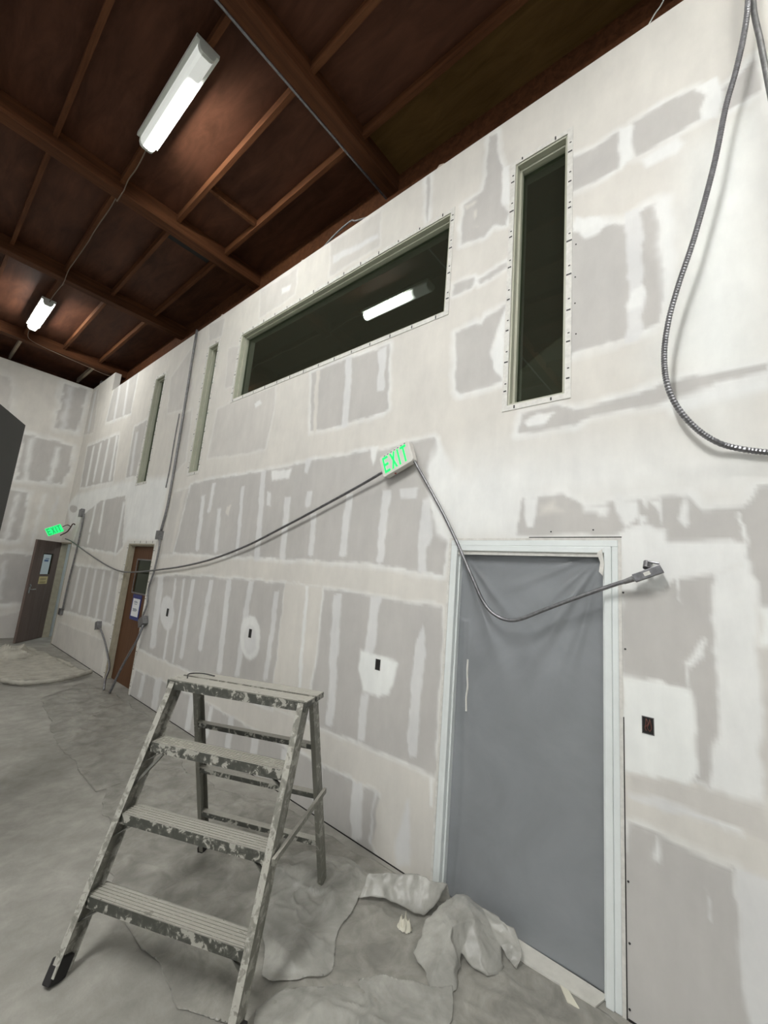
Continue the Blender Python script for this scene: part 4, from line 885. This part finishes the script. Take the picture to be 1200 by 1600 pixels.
cutout(5.66, 1.181, .06, .10, 'small dark outlet opening right of the brown door')
SC = [(.455,1.85),(.449,1.572),(.448,.543),(.446,.298),(.449,.045)]
for (y, z), w_ in zip(SC, ('topmost', 'second from the top', 'middle', 'second from the floor', 'lowest')):
    b = MB(); b.tube([(-.0008,y,z),(-.0035,y,z)], .0048, 8)
    tag(b.build('drywall_screw', M['tick']), 'black screw head just right of the doorway frame, %s of five' % w_, 'screw', 'screws down the board right of the doorway')
for y, z, w_ in ((.822,2.17,'the left of two'),(.596,2.177,'the right of two')):
    b = MB(); b.tube([(-.0008,y,z),(-.0035,y,z)], .0045, 8)
    tag(b.build('drywall_screw', M['tick']), 'black screw head in the board above the doorway, '+w_, 'screw', 'screws above the doorway')
for y, z, w_ in ((.697,4.016,'topmost'),(.693,3.389,'lowest'),(.70,3.783,'second from the top'),(.70,3.60,'third from the top')):
    b = MB(); b.tube([(-.0008,y,z),(-.0035,y,z)], .0045, 8)
    tag(b.build('drywall_screw', M['tick']), 'black screw head right of the tall near window, %s of four' % w_, 'screw', 'screws beside the tall near window')

# ---------------------------------------------------------------- ceiling lamps and their cable
def lamp(x, y, label, lens, group=None):
    """four-foot wraparound under the purlin; long side along y"""
    t = empty('ceiling_light', (x, y, 5.90), label, 'ceiling light', group)
    b = MB(); b.box(x-.098, x+.098, y-.625, y+.625, 5.936, 5.978); b.build('lamp_body', M['lamp_cap'], t, bevel=.004)
    P = [(-.068,.09),(-.066,.045),(-.052,.012),(-.03,0),(.03,0),(.052,.012),(.066,.045),(.068,.09)]
    b = MB(); b.prism([(p, q) for p, q in P], (0,-.6,0), (1,0,0), (0,0,1), (0,1,0), 1.2)
    o = b.build('lamp_lens', lens); o.location = (x, y, 5.855); o.parent = t; o.matrix_parent_inverse = t.matrix_basis.inverted()
    for s in (-1, 1):
        b = MB(); b.prism([(p*1.04, q*1.02-.001) for p, q in P], (x, y+s*.6-(.03 if s < 0 else 0), 5.855), (1,0,0), (0,0,1), (0,1,0), .03)
        b.build('end_cap', M['lamp_cap'], t)
    return t
lamp(-1.53, 3.72, 'nearest fluorescent ceiling light, dim at its near end', M['lens_half'])
lamp(-1.50, 9.20, 'far fluorescent ceiling light glowing evenly', M['lens_full'])
for (x, y, w_) in ((-1.53, -1.2, 'behind the viewer in the near row'), (-6.2, -1.2, 'behind the viewer in the left row'), (-6.2, 3.72, 'in the middle of the left row'), (-6.2, 9.0, 'at the far end of the left row')):
    lamp(x, y, 'fluorescent ceiling light outside the picture, '+w_, M['lens_full'], 'ceiling lights outside the picture')
t = empty('ceiling_light', (-4.3,1.0,5.80), 'added eight-foot fill light above and left of the viewer, outside the picture', 'ceiling light')  # unseen fixture added to brighten the middle of the wall
b = MB(); b.box(-5.5,-3.1,.83,1.17,5.84,5.975); b.build('lamp_body', M['lamp_cap'], t, bevel=.004)
b = MB(); b.box(-5.48,-3.12,.85,1.15,5.80,5.838); b.build('lamp_lens', glow('added fill lens', (1.0,1.0,.98), LAMP*1.35), t)
t = empty('ceiling_light', (1.3,10.9,2.70), 'small ceiling light in the room behind the far open door, outside the picture', 'ceiling light')
b = MB(); b.box(1.0,1.6,10.6,11.2,2.70,2.748); b.build('lamp_body', M['lamp_cap'], t)
b = MB(); b.box(1.03,1.57,10.63,11.17,2.685,2.699); b.build('lamp_lens', glow('back room lens', (.9,1,1), 5.0), t)
conduit('lamp_cable', [(-1.53,4.33,5.93),(-1.50,4.5,5.97),(-1.49,4.75,5.955),(-1.50,4.95,5.93),(-1.49,5.10,5.90),(-1.50,5.11,5.855),(-1.50,5.20,5.85),(-1.50,5.28,5.86),(-1.50,5.30,5.95),(-1.49,5.6,5.965),(-1.50,6.1,5.945),(-1.49,6.5,5.96),(-1.50,7.0,5.945),(-1.50,7.35,5.965),(-1.50,7.49,5.90),(-1.50,7.51,5.85),(-1.49,7.70,5.85),(-1.47,7.75,5.93),(-1.49,8.3,5.94),(-1.49,8.58,5.93)],
        .006, 'thin lamp cable stapled along the purlin between the two ceiling lights', 'cable', m='cable_brown')
conduit('lamp_cable', [(-1.50,9.8,5.91),(-1.52,10.0,5.87),(-1.45,10.3,5.86),(-1.2,10.42,5.855),(-.9,10.5,5.86),(-.5,10.55,5.85),(-.1,10.6,5.84),(.1,10.6,5.86)],
        .006, 'thin cable curving from the far ceiling light to the far wall corner', 'cable', m='cable_brown')
conduit('ceiling_conduit', [(-8.9,2.722,5.868),(-4,2.722,5.868),(-1,2.722,5.868),(.5,2.722,5.868)], .011, 'thin grey conduit along the lower edge of the nearest beam', 'conduit')
conduit('hanging_wire', [(.05,.295,5.42),(.05,.25,5.49),(.05,.197,5.56),(.05,.12,5.8),(.05,.1,6.05)], .004, 'thin pale wire above the wall top at upper right', 'wire', m='lamp_cap')
conduit('hanging_wire', [(.03,3.42,5.37),(.03,3.2,5.46),(.03,2.95,5.50),(.04,2.87,5.47),(.06,2.6,5.40),(.06,2.5,5.36)], .009, 'dark strap lying on the wall top above the wide window', 'strap', m='dull_steel')
for (y, s, lab) in ((1.84, .05, 'small pale scrap poking above the wall top between the windows'), (3.75, .045, 'small pale scrap on the wall top above the wide window'), (5.60, .05, 'small pale scrap on the wall top above the narrow window')):
    b = MB(); b.prism([(-s,0),(s*.8,0),(s,s*1.2),(s*.3,s*1.9),(-s*.7,s*1.5)], (.045,y,TOP-.002), (0,1,0), (0,0,1), (1,0,0), .03)
    tag(b.build('drywall_scrap', simple('scrap %d' % int(y*10), (.45,.36,.30), .8)), lab, 'scrap')

# ---------------------------------------------------------------- charcoal panel at the left edge
b = MB(); cr = Vector((-2.45+.1075*4, .994*4, 0)); dn = Vector((-.473,-1.0,0)).normalized(); nn = Vector((0,0,1)).cross(dn)
P = []
for z in (0.0, 2.715):
    for (s, t_) in ((0,0),(1.3,0),(1.3,.05),(0,.05)): P.append(cr+dn*s+nn*t_+Vector((0,0,z)))
b.hexa(P)
tag(b.build('standing_panel', M['charcoal'], bevel=.004), 'tall charcoal panel standing upright at the left edge', 'panel')

# ================================================================ step ladder
LC = Vector((-1.0335, 2.134, 0)); TH = -1.11607; LH, WT, DT, SW, SF, SR = 1.1676, .8314, .205, .029, .368, .328
lu = Vector((math.cos(TH), math.sin(TH), 0)); lv = Vector((-math.sin(TH), math.cos(TH), 0))
def LP(a, bq, z, inset=0.0, din=0.0):
    hw = WT/2+(LH-z)*SW-inset; dd = DT/2+(LH-z)*(SF if bq < 0 else SR)+din
    return LC+Vector((0,0,z))+lu*a*hw+lv*bq*dd
lad = empty('step_ladder', LC, 'dusty aluminium step ladder spattered with joint compound on the floor', 'ladder')
for sgn in (-1, 1):
    b = MB(); p0 = LP(sgn,-1,.03,.014,-.035); p1 = LP(sgn,-1,LH-.012,.014,-.035)
    b.beam(p0, p1, lu, .004, .084)                              # web
    for o in (-1, 1):
        ax = (p1-p0).normalized(); dv = ax.cross(lu).normalized()*.041*o
        b.beam(p0+dv-lu*sgn*.012, p1+dv-lu*sgn*.012, lu, .032, .0035)   # flanges
    r = b.build('front_rail', M['ladder'], lad)
    b = MB(); b.beam(LP(sgn,-1,.0,.014,-.035)+Vector((0,0,.003)), LP(sgn,-1,.085,.014,-.035), lu, .04, .085); b.build('foot', M['rubber'], r, bevel=.006)
    b = MB(); q0 = LP(sgn,1,.03 if sgn < 0 else .008,.03,-.028); q1 = LP(sgn,1,LH-.02,.03,-.028)
    b.beam(q0, q1, lu, .004, .066)
    for o in (-1, 1):
        ax = (q1-q0).normalized(); dv = ax.cross(lu).normalized()*.032*o
        b.beam(q0+dv-lu*sgn*.011, q1+dv-lu*sgn*.011, lu, .026, .0035)
    r = b.build('rear_rail', M['ladder'], lad)
    b = MB(); b.beam(LP(sgn,1,.0,.03,-.028)+Vector((0,0,.003)), LP(sgn,1,.05 if sgn < 0 else .012,.03,-.028), lu, .036, .064); b.build('foot', M['rubber'], r, bevel=.005)
def tread(z, depth, lip, b, inset=.03):
    f = LP(0,-1,z); hw = WT/2+(LH-z)*SW-inset
    for (bq0, th, zz) in ((0, .003, z),):
        P = []
        for (s, t_) in ((-1,0),(1,0),(1,1),(-1,1)):
            P.append(f+lu*s*hw+lv*(.002+t_*depth)+Vector((0,0,-.003)))
        b.hexa([p for p in P]+[p+Vector((0,0,.003)) for p in P])
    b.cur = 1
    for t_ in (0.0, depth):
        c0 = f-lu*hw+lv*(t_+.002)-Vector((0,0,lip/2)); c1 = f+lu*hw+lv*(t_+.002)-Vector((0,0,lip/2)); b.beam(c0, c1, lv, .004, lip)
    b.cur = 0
    for k in range(5):                                          # raised ribs of the tread
        c0 = f-lu*hw+lv*(.015+k*(depth-.03)/4)+Vector((0,0,.001)); b.beam(c0, c0+lu*2*hw, lv, .006, .003)
for z in (.292, .584, .876):
    b = MB(); tread(z, .098, .046, b); st_ = b.build('step', [M['ladder'], M['ladder_dark']], lad)
    for s in (-1, 1):
        b = MB(); b.beam(LP(s,-1,z-.10,.02,0)+lv*.035, LP(s,-1,z-.045,.02,0)-lu*s*.085+lv*.035, lv, .022, .004)
        b.build('step_brace', M['brace_metal'], st_)
b = MB(); hw = WT/2+.006
for (t0, t1) in ((-DT/2-.012, -.012), (.012, DT/2+.012)):
    P = [LC+lu*s*hw+lv*t_+Vector((0,0,LH-.004)) for (s, t_) in ((-1,t0),(1,t0),(1,t1),(-1,t1))]
    b.hexa(P+[p+Vector((0,0,.004)) for p in P])
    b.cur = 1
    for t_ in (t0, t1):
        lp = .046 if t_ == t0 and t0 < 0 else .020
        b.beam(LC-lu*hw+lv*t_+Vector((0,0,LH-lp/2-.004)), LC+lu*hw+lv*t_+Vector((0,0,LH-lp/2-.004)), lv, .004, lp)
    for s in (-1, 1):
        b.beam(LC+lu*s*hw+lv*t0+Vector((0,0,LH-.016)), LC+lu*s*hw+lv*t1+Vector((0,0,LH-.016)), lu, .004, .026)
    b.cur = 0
b.build('top_platform', [M['ladder'], M['ladder_dark']], lad)
for z in (.29, .58, .87):
    b = MB(); c0 = LP(-1,1,z,.035,-.03); c1 = LP(1,1,z,.035,-.03)
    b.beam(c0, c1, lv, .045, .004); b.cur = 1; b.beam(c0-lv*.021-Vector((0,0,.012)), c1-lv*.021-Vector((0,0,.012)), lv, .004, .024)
    b.build('rear_rung', [M['ladder'], M['ladder_dark']], lad)
b = MB(); b.beam(LP(1,1,.60,.0,-.02), LP(1,-1,.56,.0,-.0), lu, .016, .028); b.build('spreader_bar', M['ladder'], lad)
b = MB(); b.beam(LP(-1,-1,.68,.02,-.03), LP(-1,-1,.835,.13,-.0)+lv*.01, lv, .018, .012); b.build('spreader_bar', M['brace_metal'], lad)
w_ = spline([LP(-1,-1,LH,.07)+lv*.05+Vector((0,0,.0)), LP(-1,-1,LH,.04)+lv*.10+Vector((0,0,.012)), LP(-1,-1,LH,.09)+lv*.15+Vector((0,0,.012)), LP(-1,-1,LH,.17)+lv*.16+Vector((0,0,.006))], 6)
b = MB(); b.tube(w_, .0035, 6); tag(b.build('scrap_wire', M['tick']), 'short dark wire lying bent on the ladder top', 'wire')

# ================================================================ floor film and litter
def ridge(x, y, s, seed):
    n = vnoise(x, y, s, seed); return (1-np.abs(2*n-1))**5
def sheet(name, poly, step, amp, m, label, cat, seed=0, z0=.004, holes=0, fine=1.0):
    P = np.array(poly); xs_ = np.arange(P[:,0].min(), P[:,0].max()+step, step); ys_ = np.arange(P[:,1].min(), P[:,1].max()+step, step)
    X, Y = np.meshgrid(xs_, ys_, indexing='ij'); x = X.ravel(); y = Y.ravel()
    wx = x+.10*(vnoise(x, y, .25, seed+1)-.5)+.04*(vnoise(x, y, .08, seed+9)-.5); wy = y+.10*(vnoise(x, y, .25, seed+2)-.5)+.04*(vnoise(x, y, .08, seed+8)-.5)
    d = sdf(wx, wy, poly)
    z = amp*(.9*ridge(wx, wy, .33, seed+3)+.5*ridge(wx*1.2+wy*.5, wy-wx*.4, .15, seed+4)*fine+.22*ridge(wx, wy, .06, seed+5)*fine)
    z = z0+z*np.clip(-d/.14, .05, 1)
    e = 1e-3; gx = (sdf(wx+e, wy, poly)-d)/e; gy = (sdf(wx, wy+e, poly)-d)/e; o_ = np.clip(d, 0, step*1.6); x = x-gx*o_; y = y-gy*o_
    nx_, ny_ = len(xs_), len(ys_)
    i, j = np.meshgrid(np.arange(nx_-1), np.arange(ny_-1), indexing='ij'); a = (i*ny_+j).ravel()
    k = (np.minimum(np.minimum(d[a], d[a+1]), np.minimum(d[a+ny_], d[a+ny_+1])) < 0); a = a[k]
    me = bpy.data.meshes.new(name); me.from_pydata(np.stack([x, y, z], 1).tolist(), [], np.stack([a, a+ny_, a+ny_+1, a+1], 1).tolist())
    me.materials.append(m); me.polygons.foreach_set('use_smooth', [True]*len(me.polygons)); me.update()
    o = bpy.data.objects.new(name, me); COL.objects.link(o)
    so = o.modifiers.new('s', 'SOLIDIFY'); so.thickness = .001
    return tag(o, label, cat)
sheet('floor_film', [(-.42,4.66),(-.36,3.43),(-.10,2.9),(-.05,2.23),(-.06,1.84),(-.05,1.5),(-.05,.95),(-.08,.3),(-.5,.2),(-1.0,.6),(-1.03,1.2),(-1.35,1.9),(-1.32,2.79),(-1.11,3.78)], .012, .014, M['floor_film'],
      'dusty clear plastic film spread under the ladder and along the wall', 'plastic film', 20)
sheet('floor_film', [(-.91,6.83),(-.30,7.3),(-.12,6.33),(-.14,5.22),(-.3,4.4),(-.63,4.02),(-1.08,3.9),(-1.06,4.9)], .02, .022, M['floor_film'],
      'crinkled plastic film on the floor in front of the brown door', 'plastic film', 40)
sheet('dropcloth', [(-.79,10.72),(-.35,10.45),(-.25,9.47),(-.10,8.6),(-.10,7.95),(-.55,7.72),(-1.0,7.85),(-1.5,9.0),(-1.3,10.6)], .03, .018, M['drop'],
      'dusty cloth spread on the floor before the far open door', 'dropcloth', 60, fine=.6)
b = MB(); b.tube(spline([(-1.15,7.75,.05),(-1.0,7.5,.05),(-.80,7.42,.05),(-.5,7.45,.055),(-.25,7.60,.06),(-.12,7.72,.06), ]), .033, 10, rf=lambda i: .8+.35*math.sin(i*.9)**2)
tag(b.build('cloth_roll', M['drop'], smooth=True), 'rolled edge of cloth lying left of the brown door', 'cloth roll')
def heap(name, c, r, h, seed, m, label, cat):
    n = 26; V = []; F = []
    for i in range(n):
        for j in range(n):
            u = i/(n-1)*2-1; v = j/(n-1)*2-1; rr_ = min(1, math.hypot(u, v))
            V.append((c[0]+u*r[0], c[1]+v*r[1], 0))
    A_ = np.array(V); rr_ = np.clip(np.hypot((A_[:,0]-c[0])/r[0], (A_[:,1]-c[1])/r[1]), 0, 1)
    rd = vnoise(A_[:,0], A_[:,1], max(r)*.35, seed)*.6+ridge(A_[:,0], A_[:,1], max(r)*.5, seed+1)*.6
    A_[:,2] = .004+h*(1-rr_**2)*rd
    for i in range(n-1):
        for j in range(n-1):
            a = i*n+j
            if rr_[a] < .98: F.append((a, a+n, a+n+1, a+1))
    me = bpy.data.meshes.new(name); me.from_pydata(A_.tolist(), [], F); me.materials.append(m); me.update()
    o = bpy.data.objects.new(name, me); COL.objects.link(o); so = o.modifiers.new('s', 'SOLIDIFY'); so.thickness = .003
    return tag(o, label, cat)
heap('cloth_heap', (-.72, 9.9), (.34, .6), .20, 17, M['drop'], 'crumpled pale cloth heap on the floor at the foot of the far door', 'cloth heap')
heap('paper_scrap', (-.337, 1.435), (.035, .045), .075, 9, M['debris'], 'crumpled yellowish paper scrap on the film near the doorway', 'scrap')
b = MB(); b.prism([(0,0),(.10,.02),(.13,.05),(.03,.045)], (-.12,.62,.004), (.8,.6,0), (-.6,.8,0), (0,0,1), .006)
tag(b.build('paper_scrap', M['debris']), 'thin pale scrap on the floor below the doorway', 'scrap')
for (x, y, lab) in ((-.20, 8.35, 'pale stick of debris along the wall between the two far doors'),):
    b = MB(); b.beam((x,y,.02), (x-.05,y+.7,.02), (0,0,1), .03, .04); tag(b.build('debris_stick', M['drop']), lab, 'debris')

# bunched film by the doorway: big creased facets, then fine crumpling
def bunch(name, V, F, label, seed, sub=4, amp=.008):
    import bmesh
    me = bpy.data.meshes.new(name); me.from_pydata(V, [], F); bm = bmesh.new(); bm.from_mesh(me)
    bmesh.ops.triangulate(bm, faces=bm.faces[:])
    for _ in range(sub): bmesh.ops.subdivide_edges(bm, edges=bm.edges[:], cuts=1, use_grid_fill=True)
    bm.normal_update()
    co = np.array([v.co[:] for v in bm.verts])
    n = amp*(ridge(co[:,0]+co[:,2], co[:,1], .13, seed)+.5*ridge(co[:,0], co[:,1]+co[:,2], .05, seed+1)-.3)
    jx = .03*(vnoise(co[:,0], co[:,1], .07, seed+2)-.5)+.012*(vnoise(co[:,0], co[:,1], .025, seed+4)-.5); jy = .03*(vnoise(co[:,0], co[:,1], .07, seed+3)-.5)+.012*(vnoise(co[:,0], co[:,1], .025, seed+5)-.5)
    for v, ax_, ay_ in zip(bm.verts, jx, jy): v.co.x = min(-.012, v.co.x+ax_); v.co.y += ay_
    for v, q in zip(bm.verts, n):
        v.co.z = max(.010, v.co.z+q)
    bm.to_mesh(me); bm.free(); me.materials.append(M['bunch_film']); me.update()
    me.polygons.foreach_set('use_smooth', [True]*len(me.polygons))
    o = bpy.data.objects.new(name, me); COL.objects.link(o); so = o.modifiers.new('s', 'SOLIDIFY'); so.thickness = .0012
    return tag(o, label, 'plastic film')
bunch('bunched_film', [(-.298,1.745,.10),(-.181,1.53,.15),(-.061,1.344,.13),(-.113,1.351,.09),(-.22,1.395,.03),(-.302,1.588,.05),(-.378,1.737,.02),(-.10,1.50,.02),(-.18,1.72,.02),(-.03,1.33,.02)],
      [(0,1,5),(0,5,6),(1,2,3),(1,3,4),(1,4,5),(0,8,1),(8,7,1),(7,2,1),(7,9,2)], 'bunched plastic film folded against the wall at the left foot of the doorway', 80)
bunch('bunched_film', [(-.15,1.31,.12),(-.065,1.231,.13),(-.04,1.145,.11),(-.035,.954,.10),(-.10,.90,.04),(-.137,.898,.012),(-.124,1.002,.05),(-.17,.939,.012),(-.291,1.006,.012),(-.279,1.114,.035),(-.429,1.058,.012),(-.535,1.073,.012),(-.532,1.133,.014),(-.45,1.296,.03),(-.323,1.316,.09),(-.31,1.192,.12),(-.17,1.13,.135)],
      [(14,15,13),(13,15,12),(12,15,10),(12,10,11),(15,9,10),(14,0,15),(0,1,16),(0,16,15),(15,16,9),(16,8,9),(16,7,8),(16,6,7),(1,2,16),(2,6,16),(2,3,6),(3,4,6),(4,5,6)], 'large pointed fold of plastic film on the floor before the doorway', 90)
sheet('bunched_film', [(-.566,2.37),(-.351,2.219),(-.156,1.945),(-.235,1.764),(-.433,1.682),(-.638,1.622),(-.817,1.51),(-.963,1.589),(-1.04,1.66),(-.894,1.971)], .009, .055, M['bunch_film'],
      'creased plastic film heaped at the right rear foot of the ladder', 'plastic film', 100, z0=.02)
sheet('bunched_film', [(-1.10,1.60),(-.749,1.40),(-.613,1.29),(-.45,1.12),(-.589,1.0),(-.9,1.0),(-1.3,1.45)], .009, .03, M['bunch_film'],
      'fold of dusty film along the bottom edge of the view', 'plastic film', 130, z0=.018)
